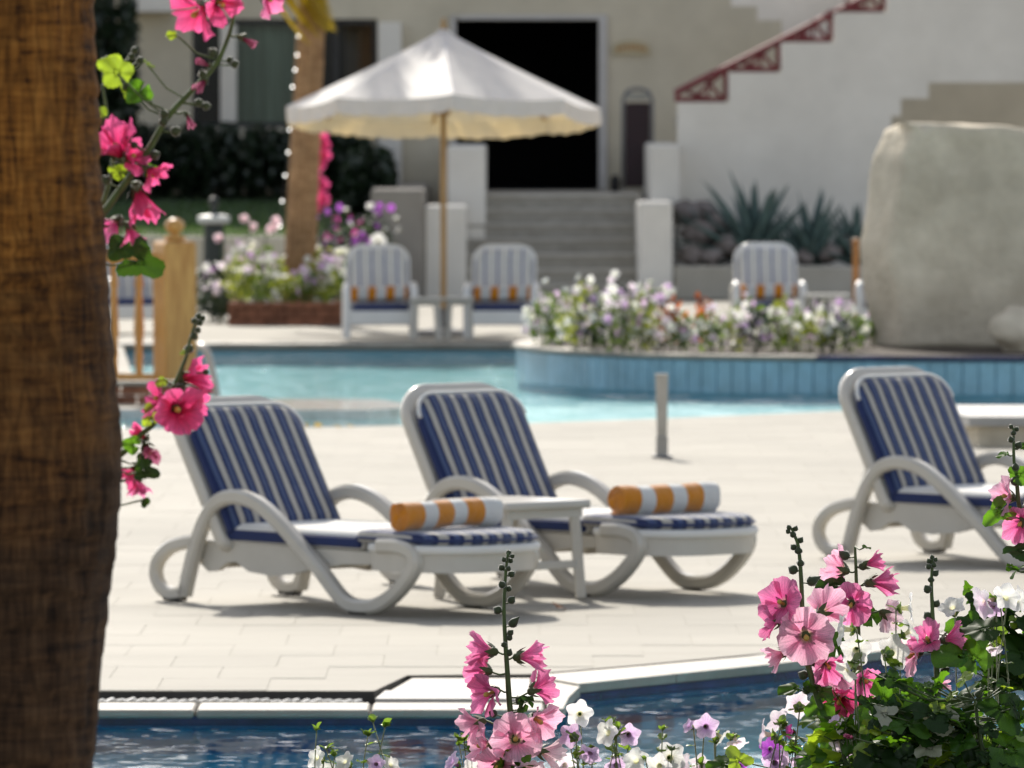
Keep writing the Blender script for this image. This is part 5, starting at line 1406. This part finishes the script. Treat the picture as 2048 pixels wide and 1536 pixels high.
hollyhock('pink hollyhock with a cut stem top, behind the big open flower', 20.35,
    [(1722, 1560), (1718, 1400), (1716, 1266), (1714, 1205), (1712, 1143), (1710, 1093)],
    [(1682, 1138, 40, (-.6, .2, -.45), 'half', 'light'), (1745, 1126, 32, (.9, .2, -.1), 'bell', 'pink'), (1765, 1165, 46, (1, .0, .15), 'bell', 'pink'), (1703, 1207, 38, (-.15, -.2, .8), 'open', 'pink'),
     (1772, 1228, 36, (.5, -.3, -.5), 'half', 'pale'), (1672, 1352, 44, (-.4, -.2, .6), 'half', 'light'), (1680, 1398, 44, (-.2, -.5, .6), 'half', 'hot'), (1728, 1360, 38, (.3, -.2, .5), 'half', 'pink')],
    [(1690, 1111, 9, 1), (1726, 1132, 8), (1736, 1166, 8)],
    [(1732, 1094, 12, (.2, .9, .3), -1.2, 'small', m_leaf), (1655, 1170, 30, (.1, .6, .6), 1.4, 'round', m_leafd), (1741, 1226, 20, (.3, .1, .8), .3, 'round', m_leafd), (1672, 1284, 26, (-.2, .1, .8), .1, 'round', m_leafd)] + rl(9, 1650, 1790, 1390, 1560, mats=(m_leaf, m_leafd)))
hollyhock('slender hollyhock spike of round buds right of the big open flower', 19.9,
    [(1882, 1560), (1875, 1384), (1873, 1334), (1869, 1287), (1865, 1225), (1863, 1164), (1866, 1113)],
    [(1828, 1308, 46, (-.7, -.3, .35), 'half', 'light'), (1856, 1280, 36, (-.2, .35, .6), 'half', 'pink'), (1908, 1276, 40, (.85, .2, .2), 'bell', 'pink'), (1886, 1370, 22, (.6, .0, .4), 'closed', 'light'), (1918, 1322, 22, (.6, -.2, .4), 'closed', 'light')],
    [(1864, 1114, 4.5), (1871, 1119, 4.5), (1858, 1122, 4.8), (1868, 1130, 5), (1857, 1133, 5.5), (1871, 1146, 6.5), (1862, 1159, 6), (1855, 1178, 8), (1873, 1207, 7), (1855, 1231, 8), (1856, 1378, 9), (1890, 1342, 9)],
    [(1905, 1312, 46, (.05, .75, .6), 1.5, 'small', m_leaf), (1945, 1303, 34, (.3, .4, .8), .2, 'round', m_leaf), (1945, 1258, 46, (-.1, .9, .35), 1.6, 'round', m_leafd)] + rl(24, 1780, 1960, 1380, 1560, 24, 50, (m_leaf, m_leafd, m_leafd)))
hollyhock('leafy hollyhock at the right frame edge rising above the lounger', 20.3,
    [(2075, 1560), (2062, 1200), (2052, 1080), (2038, 1009), (2034, 970), (2028, 921), (2027, 857)],
    [(2016, 994, 38, (-.75, .2, .35), 'half', 'light'), (2042, 1045, 40, (-.3, -.3, .7), 'half', 'pink'), (2062, 1010, 38, (.5, .2, .4), 'half', 'pink')],
    [(2022, 853, 4.5), (2033, 858, 5), (2027, 866, 5), (2022, 879, 6), (2037, 890, 7), (2031, 934, 7), (2031, 962, 9)],
    [(2006, 909, 17, (-.2, .85, .3), 1.7, 'small', m_leaf), (2047, 893, 15, (.3, .6, .6), -1.4, 'small', m_leaf), (1990, 1030, 28, (-.2, .35, .85), 2.3, 'lobed', m_leaf), (2028, 1100, 30, (-.1, .8, .4), 1.5, 'round', m_leafd), (2044, 945, 20, (.2, .3, .8), -1.0, 'round', m_leaf)]
    + rl(34, 1950, 2090, 1190, 1560, 26, 54, (m_leafd, m_leafd, m_leaf))
    + rl(46, 1930, 2070, 1130, 1500, 10, 24, (m_leaf, m_leaf, m_leafd, m_leaflime)))
hollyhock('low leafy hollyhock without flowers filling the lower right corner', 19.6,
    [(1975, 1570), (1960, 1480), (1950, 1400)], [(1700, 1474, 20, (-.4, .2, .6), 'closed', 'wine')], [(1935, 1392, 8), (1958, 1388, 8)],
    rl(48, 1750, 2060, 1400, 1580, 26, 50, (m_leafd, m_leaf, m_leafd)) + rl(60, 1740, 2050, 1340, 1540, 10, 26, (m_leaf, m_leafd, m_leaf, m_leafd, m_leaflime)) + rl(8, 1750, 1960, 1455, 1550, 16, 34, (m_leaflime,)) + [(1872, 1432, 34, (.1, .55, .7), 1.0, 'round', m_leafgrey), (1848, 1500, 26, (-.2, .6, .6), 2.2, 'round', m_leafgrey), (1760, 1425, 24, (-.2, .5, .7), 1.2, 'lobed', m_leafgrey)])
hollyhock('bushy young hollyhock of green leaves below the pink cluster', 19.8,
    [(1700, 1580), (1690, 1520), (1680, 1480)], [], [(1692, 1476, 7), (1704, 1486, 6)],
    rl(32, 1600, 1800, 1440, 1580, 20, 40, (m_leaf, m_leaf, m_leafd, m_leaflime)) + [(1470, 1512, 26, (-.1, .5, .8), .6, 'lobed', m_leaflime), (1435, 1530, 30, (.1, .8, .5), 1.6, 'round', m_leaf)])
# left plants behind the palm trunk
DLh = 15.0
gL = 'hot pink hollyhocks behind the palm trunk'
hollyhock('hot pink hollyhock arching right from behind the palm trunk at top left', DLh,
    [(60, 1500), (120, 700), (185, 470), (222, 405), (285, 320), (335, 235), (385, 180), (430, 130), (458, 70), (468, 20), (470, -30)],
    [(398, 22, 56, (-.55, -.45, .3), 'half', 'hot'), (440, 6, 42, (.3, -.2, .4), 'half', 'hot'), (534, -6, 40, (.6, -.5, .3), 'half', 'pink'), (496, 80, 28, (.75, -.3, .1), 'closed', 'wine'),
     (232, 292, 62, (-.25, .55, .5), 'bell', 'hot'), (300, 345, 38, (.6, -.6, .2), 'half', 'hot'), (283, 405, 60, (.25, -.85, .3), 'bell', 'hot'), (228, 450, 48, (-.5, -.6, .3), 'half', 'pink'),
     (265, 470, 38, (.35, -.8, .2), 'bell', 'pink'), (260, 315, 40, (.4, .2, .3), 'half', 'hot'), (408, 128, 26, (-.6, .2, .4), 'closed', 'wine'), (402, 168, 26, (-.5, -.5, .3), 'closed', 'wine'), (378, 240, 24, (.3, -.8, .2), 'closed', 'wine')],
    [(425, 105, 9), (405, 148, 8), (328, 228, 9), (398, 205, 8), (413, 212, 8), (352, 262, 10), (327, 243, 9), (310, 310, 9), (268, 290, 7), (256, 278, 7), (252, 172, 8), (470, 128, 8), (460, 120, 7), (212, 360, 9)],
    [(226, 134, 30, (.1, .2, .95), .6, 'round', m_leaflime), (270, 190, 26, (.1, .4, .8), 2.4, 'round', m_leaf), (253, 178, 16, (.1, .3, .9), 1.0, 'round', m_leaflime), (345, 70, 14, (.1, .6, .7), 1.6, 'small', m_leaflime), (295, 530, 42, (.3, -.35, .75), -2.0, 'lobed', m_leafd), (232, 505, 26, (-.2, -.1, .9), 2.4, 'round', m_leafd), (300, 335, 14, (.2, .4, .8), .5, 'round', m_leaf), (230, 340, 18, (.1, .5, .7), 1.1, 'round', m_leaflime), (300, 130, 12, (.3, .7, .4), -1.2, 'small', m_leaflime)],
    root_px=40, r0=0.0075, group=gL)
hollyhock('thin leafy side shoot of hollyhock beside the palm trunk at top left', DLh + .1,
    [(150, 1500), (180, 600), (225, 330), (216, 240), (205, 170)],
    [], [(270, 100, 7), (264, 112, 7), (280, 120, 7), (213, 118, 6), (205, 122, 6)],
    [(212, 130, 24, (-.1, .2, .9), 1.3, 'round', m_leaflime), (290, 122, 11, (.3, .7, .3), -1.2, 'small', m_leaflime), (204, 225, 16, (0, .4, .7), .3, 'small', m_leaflime)],
    root_px=60, r0=0.006, group=gL)
hollyhock('hot pink hollyhock shoot beside the palm trunk, overlapping the front lounger', DLh + .1,
    [(110, 1500), (200, 1000), (262, 890), (312, 842), (345, 778), (372, 715), (380, 680), (392, 642)],
    [(352, 818, 54, (.25, -.05, .85), 'half', 'hot'), (388, 752, 48, (.75, .2, .1), 'bell', 'hot'), (320, 800, 40, (-.6, .3, .3), 'half', 'hot'), (375, 815, 46, (.6, -.4, .3), 'half', 'hot'),
     (280, 868, 34, (-.5, .4, .5), 'closed', 'hot'), (298, 905, 38, (.3, -.6, .5), 'bell', 'wine'), (262, 945, 40, (-.4, -.6, .3), 'half', 'hot'), (278, 975, 32, (.1, -.9, .2), 'bell', 'pink')],
    [(405, 636, 6), (397, 632, 6), (389, 641, 6.5), (400, 645, 6), (396, 660, 6), (388, 672, 7.5), (378, 697, 9), (362, 776, 9), (412, 744, 6)],
    [(300, 825, 20, (-.1, .3, .9), .3, 'lobed', m_leaflime), (325, 764, 16, (-.1, .5, .7), 1.8, 'small', m_leaflime), (256, 888, 18, (-.1, .3, .9), 1.4, 'round', m_leaf), (300, 945, 22, (.3, -.2, .8), -1.9, 'lobed', m_leafd), (282, 930, 16, (0, .1, .9), 2.6, 'lobed', m_leafd), (290, 1004, 14, (.4, -.2, .6), -2.2, 'small', m_leafd), (366, 705, 8, (-.3, .5, .6), 1.5, 'small', m_leaflime)],
    root_px=70, r0=0.006, group=gL)

# ------------------------------------------------------------------ petunias
def petunia_mesh(colr, var, low=False):
    key = ('pet', colr, var, low)
    if key in CACHE: return CACHE[key]
    r_ = random.Random(var * 7 + 3); ph = [r_.uniform(0, 6.28) for _ in range(3)]
    nu, n = (6, 20) if low else (9, 40); vs = []; uvs = []
    for i in range(nu + 1):
        u = i / nu
        for j in range(n):
            a = 2 * math.pi * j / n
            lobe = 1 + (0.15 * math.cos(5 * a) + 0.03 * math.sin(11 * a + ph[0])) * max(0, (u - .45) / .55)
            if u < .4: rho = .10 + .10 * u / .4; z = -0.95 * (1 - u / .4)
            else:
                t = (u - .4) / .6; rho = .20 + .80 * t ** .85; z = 0.25 * t ** .6 - 0.10 * t ** 3
            rho *= lobe; z += (0.07 * math.sin(5 * a + ph[1]) + 0.05 * math.sin(3 * a + ph[2]) + .04 * math.sin(13 * a + ph[0])) * max(0, (u - .4) / .6) ** 1.5
            vs.append((rho * math.cos(a), rho * math.sin(a), z)); uvs.append((j / n * 2.5 + var, max(0, (u - .33) / .67)))
    fs = [(i * n + j, i * n + (j + 1) % n, (i + 1) * n + (j + 1) % n, (i + 1) * n + j) for i in range(nu) for j in range(n)]
    CACHE[key] = MB().add(vs, fs, None, uvs).mesh('flower', PET[colr], smooth=True); return CACHE[key]
m_pleaf = thin('petunia leaf', (0.075, 0.13, 0.025), (0.26, 0.42, 0.04), 0.45, 0.06, 0.4, 40, 0.3, objrand=0.3)
m_pstem = surf('petunia stem', (0.14, 0.19, 0.06), 0.7, var=0.25, scale=60, sheen=0.6)
def petunia(label, D, root_px, flowers, nleaf=14, tips=3, spread=26):
    base = Vector((GX(root_px, D), D, 0.0))
    o = thing('petunia', label, 'petunia', base, 0, 'petunias in the front bed')
    mb = MB(); stems = []
    def stem_to(p, r=0.0019):
        hub = Vector((base.x + rnd.uniform(-.05, .05), D + rnd.uniform(-.06, .06), rnd.uniform(.18, .30)))
        mid = hub.lerp(p, .6) + Vector((rnd.uniform(-.02, .02), rnd.uniform(-.03, .03), -.015))
        s = smooth_pts([Vector((hub.x * .3 + base.x * .7, D, 0)), hub, mid, p], 5); mb.tube([q - base for q in s], r, 5); stems.append(s)
    for (px, py, rp_, d, colr) in flowers:
        p = P(px, py, D + rnd.uniform(-.05, .05)); sz = rp_ / F * D
        link('flower', petunia_mesh(colr, rnd.randrange(3)), o, p - base, face_q(d), sz)
        b = p - wdir(d) * sz * .93
        stem_to(b)
        for k in range(5):   # sepals round the tube
            q = face_q(d, 0) @ Quaternion((0, 0, 1), k * 1.2566) @ Quaternion((1, 0, 0), R(48))
            link('sepal', leaf_mesh('narrow', m_pleaf, k % 3), o, b - base, q, sz * .62)
    for _ in range(tips):
        px = root_px + rnd.uniform(-spread, spread) * 1.2; py = rnd.uniform(1440, 1530); p = P(px, py, D); stem_to(p, .0016)
        for k in range(5):
            q = (Matrix.Rotation(rnd.uniform(0, 6.28), 4, 'Z') @ Matrix.Rotation(R(rnd.uniform(20, 75)), 4, 'X')).to_quaternion()
            link('leaf', leaf_mesh('narrow', m_pleaf, k % 3), o, p - base, q, rnd.uniform(.014, .026))
    for i in range(int(nleaf * 1.7)):
        s = rnd.choice(stems); k = rnd.randrange(len(s) // 2, len(s)); p = s[k]
        q = (Matrix.Rotation(rnd.uniform(0, 6.28), 4, 'Z') @ Matrix.Rotation(R(rnd.uniform(-10, 60)), 4, 'X')).to_quaternion()
        link('leaf', leaf_mesh('small' if i % 3 else 'narrow', m_pleaf, i % 4), o, p - base, q, rnd.uniform(.018, .036))
    mb.build('stem', m_pstem, o, smooth=True)
    return o
fc_ = (0, .1, 1)
petunia('white petunia with yellow throat facing the camera, right of the lone hollyhock spike', 20.0, 1170, [(1159, 1427, 26, (-.05, .15, 1), 'white'), (1142, 1472, 24, (-.3, .1, -.6), 'lilac'), (1180, 1507, 24, (-.2, -.4, .5), 'lilac')], 16)
petunia('white and mauve petunia pair just right of the yellow throated white petunia', 20.1, 1235, [(1216, 1466, 27, (-.55, .2, .55), 'white'), (1258, 1470, 22, (.15, -.05, 1), 'lilac'), (1232, 1530, 22, (.2, -.3, .7), 'lilac')], 16)
petunia('ruffled white petunia at the bottom edge below the pool corner', 19.9, 1320, [(1272, 1522, 26, (-.3, .3, .6), 'white'), (1340, 1515, 30, (.1, .1, .9), 'white'), (1365, 1528, 22, (.6, 0, .4), 'blush'), (1318, 1532, 26, (-.3, -.2, .8), 'white')], 18)
petunia('mauve petunia on a tall thin stem over the turquoise water', 20.0, 1420, [(1412, 1453, 24, (.1, .05, 1), 'lilac'), (1442, 1474, 20, (.6, -.5, .2), 'white'), (1472, 1486, 24, (.2, -.7, .4), 'blush'), (1378, 1452, 14, (-.5, .3, .4), 'lilac'), (1402, 1530, 22, (-.2, -.1, .8), 'blush')], 18)
petunia('deep violet petunia with mauve flowers below it', 19.9, 1545, [(1541, 1497, 22, (.1, .2, .95), 'violet'), (1550, 1526, 26, (.1, -.1, .9), 'lilac'), (1528, 1468, 28, (-.8, .1, -.1), 'blush'), (1478, 1530, 18, (-.2, 0, .9), 'violet'), (1566, 1515, 20, (.7, .2, .3), 'lilac')], 16)
petunia('pale lilac petunia seen from behind under the pink hollyhock cluster', 20.2, 1590, [(1596, 1411, 26, (-.1, .2, -.9), 'blush'), (1556, 1444, 27, (-.5, .3, -.5), 'blush'), (1580, 1463, 14, (-.6, .1, .3), 'magenta'), (1607, 1530, 26, (0, .2, .9), 'lilac')], 18)
petunia('lilac petunia tucked among the green leaves right of the pink cluster', 19.85, 1690, [(1672, 1458, 26, (-.6, .1, .4), 'lilac'), (1698, 1462, 26, (.2, .3, .8), 'blush'), (1700, 1492, 22, (.4, -.3, .6), 'lilac'), (1680, 1490, 20, (-.3, -.2, .7), 'blush')], 14)
petunia('tall white petunia bush between the pink hollyhocks', 19.75, 1755, [(1712, 1300, 30, (-.1, -.1, .95), 'white'), (1686, 1258, 30, (-.95, .1, .15), 'white'), (1818, 1216, 28, (1, .05, .1), 'white'), (1693, 1340, 26, (-.5, -.5, .4), 'white'), (1820, 1262, 26, (.8, .5, -.2), 'white'), (1785, 1305, 34, (.4, .1, -.6), 'white')], 46, 8, 60)
petunia('white and lilac petunia at the right edge under the leafy hollyhock', 19.9, 1985, [(1968, 1205, 32, (-.7, -.2, .4), 'blush'), (1985, 1215, 24, (-.2, -.5, .5), 'lilac'), (2012, 1195, 28, (.3, .3, .6), 'white'), (2035, 1200, 26, (.6, .1, .4), 'white'), (1905, 1215, 26, (-.2, .6, .5), 'white'), (1985, 1300, 20, (.2, -.6, .4), 'blush'), (1890, 1505, 26, (-.3, 0, .7), 'lilac'), (2030, 1500, 24, (.3, .1, .7), 'blush')], 40, 10, 60)
petunia('low white petunia pair at the bottom edge left of the hollyhock spike', 20.0, 660, [(634, 1516, 22, (-.5, .2, .5), 'white'), (690, 1524, 22, (-.4, .4, .4), 'white'), (650, 1545, 22, (.2, .2, .9), 'white')], 12)
petunia('small lilac and white petunia at the bottom edge below the lounger reflection', 20.0, 765, [(752, 1528, 18, (-.2, .2, .9), 'lilac'), (782, 1530, 18, (.4, .3, .6), 'white')], 10)
petunia('lilac petunia at the bottom edge just left of the hollyhock spike', 20.1, 915, [(905, 1526, 22, (-.6, .3, .3), 'lilac'), (945, 1540, 22, (.2, .2, .9), 'white'), (1130, 1530, 24, (.4, -.2, .6), 'blush')], 12)

# ------------------------------------------------------------------ far beds
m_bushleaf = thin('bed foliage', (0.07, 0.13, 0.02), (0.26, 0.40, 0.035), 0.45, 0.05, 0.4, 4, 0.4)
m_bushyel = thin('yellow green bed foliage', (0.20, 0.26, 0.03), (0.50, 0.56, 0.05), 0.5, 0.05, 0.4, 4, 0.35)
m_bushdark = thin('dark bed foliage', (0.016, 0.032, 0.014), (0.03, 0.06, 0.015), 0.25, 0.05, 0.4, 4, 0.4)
m_coleus = thin('red orange coleus leaf', (0.34, 0.08, 0.015), (0.66, 0.17, 0.02), 0.5, 0.05, 0.4, 8, 0.4)
def leafcloud(mb, c, r, n, sz, shell=0.0):
    for _ in range(n):
        while True:
            v = Vector((rnd.uniform(-1, 1), rnd.uniform(-1, 1), rnd.uniform(-1, 1)))
            if shell <= v.length <= 1: break
        p = Vector((c[0] + v.x * r[0], c[1] + v.y * r[1], c[2] + v.z * r[2])); s = sz * rnd.uniform(.6, 1.3)
        q = Quaternion(Vector((rnd.gauss(0, 1), rnd.gauss(0, 1), rnd.gauss(0, 1))).normalized(), rnd.uniform(0, 6.28))
        mb.add([p + q @ Vector(w) for w in ((-s * .4, 0, 0), (0, -s * .8, s * .1), (s * .4, 0, 0), (0, s * .8, s * .1))], [(0, 1, 2, 3)])
def clump(name, label, cat, px, D, zg, w, h, cols, nf, leafm, group, fsize=0.032, nl=150, top=0.55, dep=None):
    base = Vector((GX(px, D), D, zg)); o = thing(name, label, cat, base, 0, group)
    mb = MB(); leafcloud(mb, (0, 0, h * .46), (w * .55, (dep or w) * .55, h * .46), nl, 0.045); mb.build('foliage', leafm, o)
    sm = MB()
    for k in range(5): sm.tube([(rnd.uniform(-.03, .03), rnd.uniform(-.03, .03), 0), (rnd.uniform(-.4, .4) * w, rnd.uniform(-.3, .3) * w, h * .7)], .004, 4)
    sm.build('stem', m_pstem, o)
    for _ in range(nf):
        a = rnd.uniform(0, 6.28); rr = math.sqrt(rnd.random()) * .62
        X = math.cos(a) * rr * w; Y = math.sin(a) * rr * (dep or w); Z = h * (top + (1.08 - top) * rnd.random() * (1 - .45 * rr))
        d = (rnd.uniform(-.6, .6), rnd.uniform(-.1, .8), rnd.uniform(-.2, 1))
        link('flower', petunia_mesh(rnd.choice(cols), rnd.randrange(3), True), o, (X, Y, Z), face_q(d), fsize * rnd.uniform(.8, 1.2))
    return o
gi = 'petunia clumps in the tiled island planter'
wl_ = ('white', 'white', 'white', 'blush', 'lilac')
isl_px = [1085, 1118, 1150, 1185, 1215, 1250, 1285, 1320, 1365, 1420, 1470, 1510, 1550, 1590, 1625, 1660, 1695, 1105, 1170, 1235, 1300, 1495, 1570, 1640, 1720, 1770]
for i, px in enumerate(isl_px):
    back_ = i >= 17
    D = (62.6 if px < 1130 else 61.6) + (1.5 if back_ else rnd.uniform(-.25, .25))
    hgt = 0.46 if px < 1130 else (.50 if px < 1330 else .36)
    if back_: hgt += .06
    if px > 1700: hgt = .26
    lil = i % 4 == 1
    clump('petunia_clump', ('lilac tinged' if lil else 'mostly white') + ' petunia clump, ' + ORD[sum(1 for q in (isl_px[17:] if back_ else isl_px[:17]) if q < px)] + ' from the left in the ' + ('back' if back_ else 'front') + ' row of the island planter', 'petunia', px, D, TOPZ - .012, .27, hgt,
          ('lilac', 'blush', 'white') if lil else wl_, 18 if px < 1700 else 8, (m_bushleaf, m_bushleaf, m_bushyel, m_bushdark)[i % 4], gi, 0.034, 110, 0.25)
for (px, D, lab) in ((1345, 61.5, 'red orange leafed coleus at the left of the pair in the island planter'), (1405, 62.3, 'red orange leafed coleus at the right of the pair in the island planter')):
    base = Vector((GX(px, D), D, TOPZ - .012)); o = thing('coleus', lab, 'coleus', base, 0, 'coleus in the island planter')
    mb = MB(); leafcloud(mb, (0, 0, .24), (.10, .10, .19), 55, 0.06); mb.build('foliage', m_coleus, o); MB().tube([(0, 0, 0), (0.01, 0, .35)], .008, 5).build('stem', m_stem, o)
gp_ = 'petunia clumps in the brick planter'
for i, (px, D, h) in enumerate(sorted(((478, 76.4, .48), (515, 76.3, .55), (545, 76.6, .5), (640, 76.3, .48), (672, 76.5, .52), (610, 76.25, .34), (655, 76.9, .62), (495, 77.0, .62), (690, 76.9, .55), (580, 76.2, .30)))):
    lil = i % 3 == 2
    clump('petunia_clump', ('lilac and white' if lil else 'yellow green leaved white') + ' petunia clump, ' + ORD[i] + ' from the left in the brick planter', 'petunia', px, D, 0.19, .32, h,
          ('lilac', 'blush', 'white') if lil else ('white', 'white', 'blush', 'lilac'), 13, m_bushleaf if lil else m_bushyel, gp_, 0.040, 130, 0.4)
def far_hollyhock(label, px, D, zg, blooms, colr, h, sz=0.10, group='hollyhocks behind the far deck', leafm=None):
    base = Vector((GX(px, D), D, zg)); o = thing('hollyhock', label, 'hollyhock', base, 0, group)
    MB().tube([(0, 0, 0), (0.01, 0, h * .5), (0, 0, h)], [.012, .01, .004], 6).build('stem', m_stem, o)
    mb = MB(); leafcloud(mb, (0, 0.05, h * .32), (.16, .14, h * .30), 60, .09); mb.build('foliage', leafm or m_bushleaf, o)
    for (bx, by) in blooms:
        p = P(bx, by, D - .05); d = (rnd.uniform(-.6, .6), rnd.uniform(-.2, .4), .9)
        bloom(o, base, p, sz * rnd.uniform(.85, 1.05), d, 'half', colr)
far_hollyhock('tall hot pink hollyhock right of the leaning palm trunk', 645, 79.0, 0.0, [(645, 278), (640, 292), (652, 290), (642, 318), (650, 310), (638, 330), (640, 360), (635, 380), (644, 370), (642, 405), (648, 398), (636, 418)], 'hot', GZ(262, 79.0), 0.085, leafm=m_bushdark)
far_hollyhock('pale pink hollyhock nearest the leaning palm trunk on its left', 530, 77.9, 0.19, [(550, 444), (543, 455)], 'pale', GZ(425, 77.9) - .19, 0.075)
far_hollyhock('pale pink hollyhock with two blooms above the brick planter', 497, 77.8, 0.19, [(487, 438), (504, 455)], 'pale', GZ(422, 77.8) - .19, 0.07)
far_hollyhock('single pale pink hollyhock in front of the dark garden lamp', 442, 77.4, 0.0, [(440, 478)], 'pale', GZ(465, 77.4), 0.085, leafm=m_bushdark)
# dark leaved bed with white and violet flowers left of the brick planter
for i, (px, D, h, cols) in enumerate(((398, 77.2, .55, ('violet', 'white')), (425, 77.6, .6, ('blush', 'white')), (440, 76.8, .42, ('white', 'blush')))):
    clump('petunia_clump', ['violet and white petunia clump beside the pine newel post', 'dark leaved white petunia clump under the garden lamp', 'low white petunia clump left of the brick planter'][i], 'petunia', px, D, 0, .32, h, cols, 8, m_bushdark, 'dark leaved petunias left of the brick planter', .04, 160)
# violet shrub behind the left chair
for i, (px, D, w, h, cols, lab) in enumerate(((700, 80.4, .62, .80, ('violet', 'violet', 'magenta'), 'violet flowering shrub behind the chair left of the umbrella'),
                                              (742, 81.2, .50, 1.15, ('violet', 'violet', 'white'), 'tall shrub with violet and white flowers beside the retaining wall'),
                                              (672, 80.8, .45, 1.05, ('magenta', 'violet'), 'magenta and violet shrub right of the leaning palm'))):
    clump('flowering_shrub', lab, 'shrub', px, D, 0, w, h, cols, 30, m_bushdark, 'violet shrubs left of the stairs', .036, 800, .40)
wb = thing('white_hollyhock', 'single creamy white bloom on a stalk above the left chair back', 'hollyhock', (GX(757, 75.5), 75.5, 0))
hz_ = GZ(484, 75.5); MB().tube([(0, 0, 0), (0.0, 0, hz_), (.05, 0, GZ(455, 75.5))], .006, 5).build('stem', m_stem, wb)
bloom(wb, Vector((GX(757, 75.5), 75.5, 0)), P(755, 484, 75.4), .09, (.1, .2, .9), 'open', 'white')
# hedge, dark bushes
def bush(name, label, cat, px0, px1, D0, D1, z0, z1, n, sz, mat, lumps=14):
    x0, x1 = GX(px0, D0), GX(px1, D0); base = Vector(((x0 + x1) / 2, (D0 + D1) / 2, z0)); o = thing(name, label, cat, base)
    mb = MB()
    for i in range(lumps):
        cx = (x0 + x1) / 2 + ((i + .5) / lumps - .5) * (x1 - x0) - base.x + rnd.uniform(-.05, .05)
        leafcloud(mb, (cx, rnd.uniform(-.1, .1), (z1 - z0) * .52), ((x1 - x0) / lumps * 0.85, (D1 - D0) * .55, (z1 - z0) * .5 * rnd.uniform(.95, 1.06)), n // lumps, sz, 0.2)
    mb.build('foliage', mat, o); cr = MB()
    for i in range(lumps): 
        cx = ((i + .5) / lumps - .5) * (x1 - x0); cr.tube([(cx, 0, 0), (cx + .03, 0, (z1 - z0) * .8)], .02, 5)
    cr.build('stem', m_stem, o); return o
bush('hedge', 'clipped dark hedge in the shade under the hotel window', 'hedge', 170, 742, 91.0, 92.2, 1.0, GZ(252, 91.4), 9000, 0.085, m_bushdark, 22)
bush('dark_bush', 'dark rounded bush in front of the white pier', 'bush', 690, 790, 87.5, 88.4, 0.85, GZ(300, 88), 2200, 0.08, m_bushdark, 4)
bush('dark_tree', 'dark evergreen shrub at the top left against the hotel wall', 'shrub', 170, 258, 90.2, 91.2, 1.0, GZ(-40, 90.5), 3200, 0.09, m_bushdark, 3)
# fallen blossoms and leaves
fb = leaf_mesh('small', thin('fallen yellow petal', (0.55, 0.36, 0.02), (0.6, 0.4, 0.02), 0.4), 1)
for i, px in enumerate((604, 642, 676, 700)):
    p = G(px, 860 - (i % 2) * 2); tag(link('fallen_leaf', fb, None, (p.x, p.y, 0.02), (R(rnd.uniform(10, 40)), R(20), rnd.uniform(0, 6)), 0.05), ('leftmost', 'second', 'third', 'rightmost')[i] + ' of the four yellow fallen leaves on the deck edge beside the far pool', 'leaf', 'yellow fallen leaves at the far pool edge')
ob_ = leaf_mesh('round', thin('fallen brown leaf', (0.24, 0.10, 0.03), (0.3, 0.12, 0.03), 0.3), 1)
for (px, py, lab) in ((590, 1190, 'brown fallen leaf at the rear foot of the front lounger'), (1120, 1222, 'brown fallen leaf under the white side table')):
    p = G(px, py); tag(link('fallen_leaf', ob_, None, (p.x, p.y, 0.02), (R(25), R(10), 1.0), 0.045), lab, 'leaf')
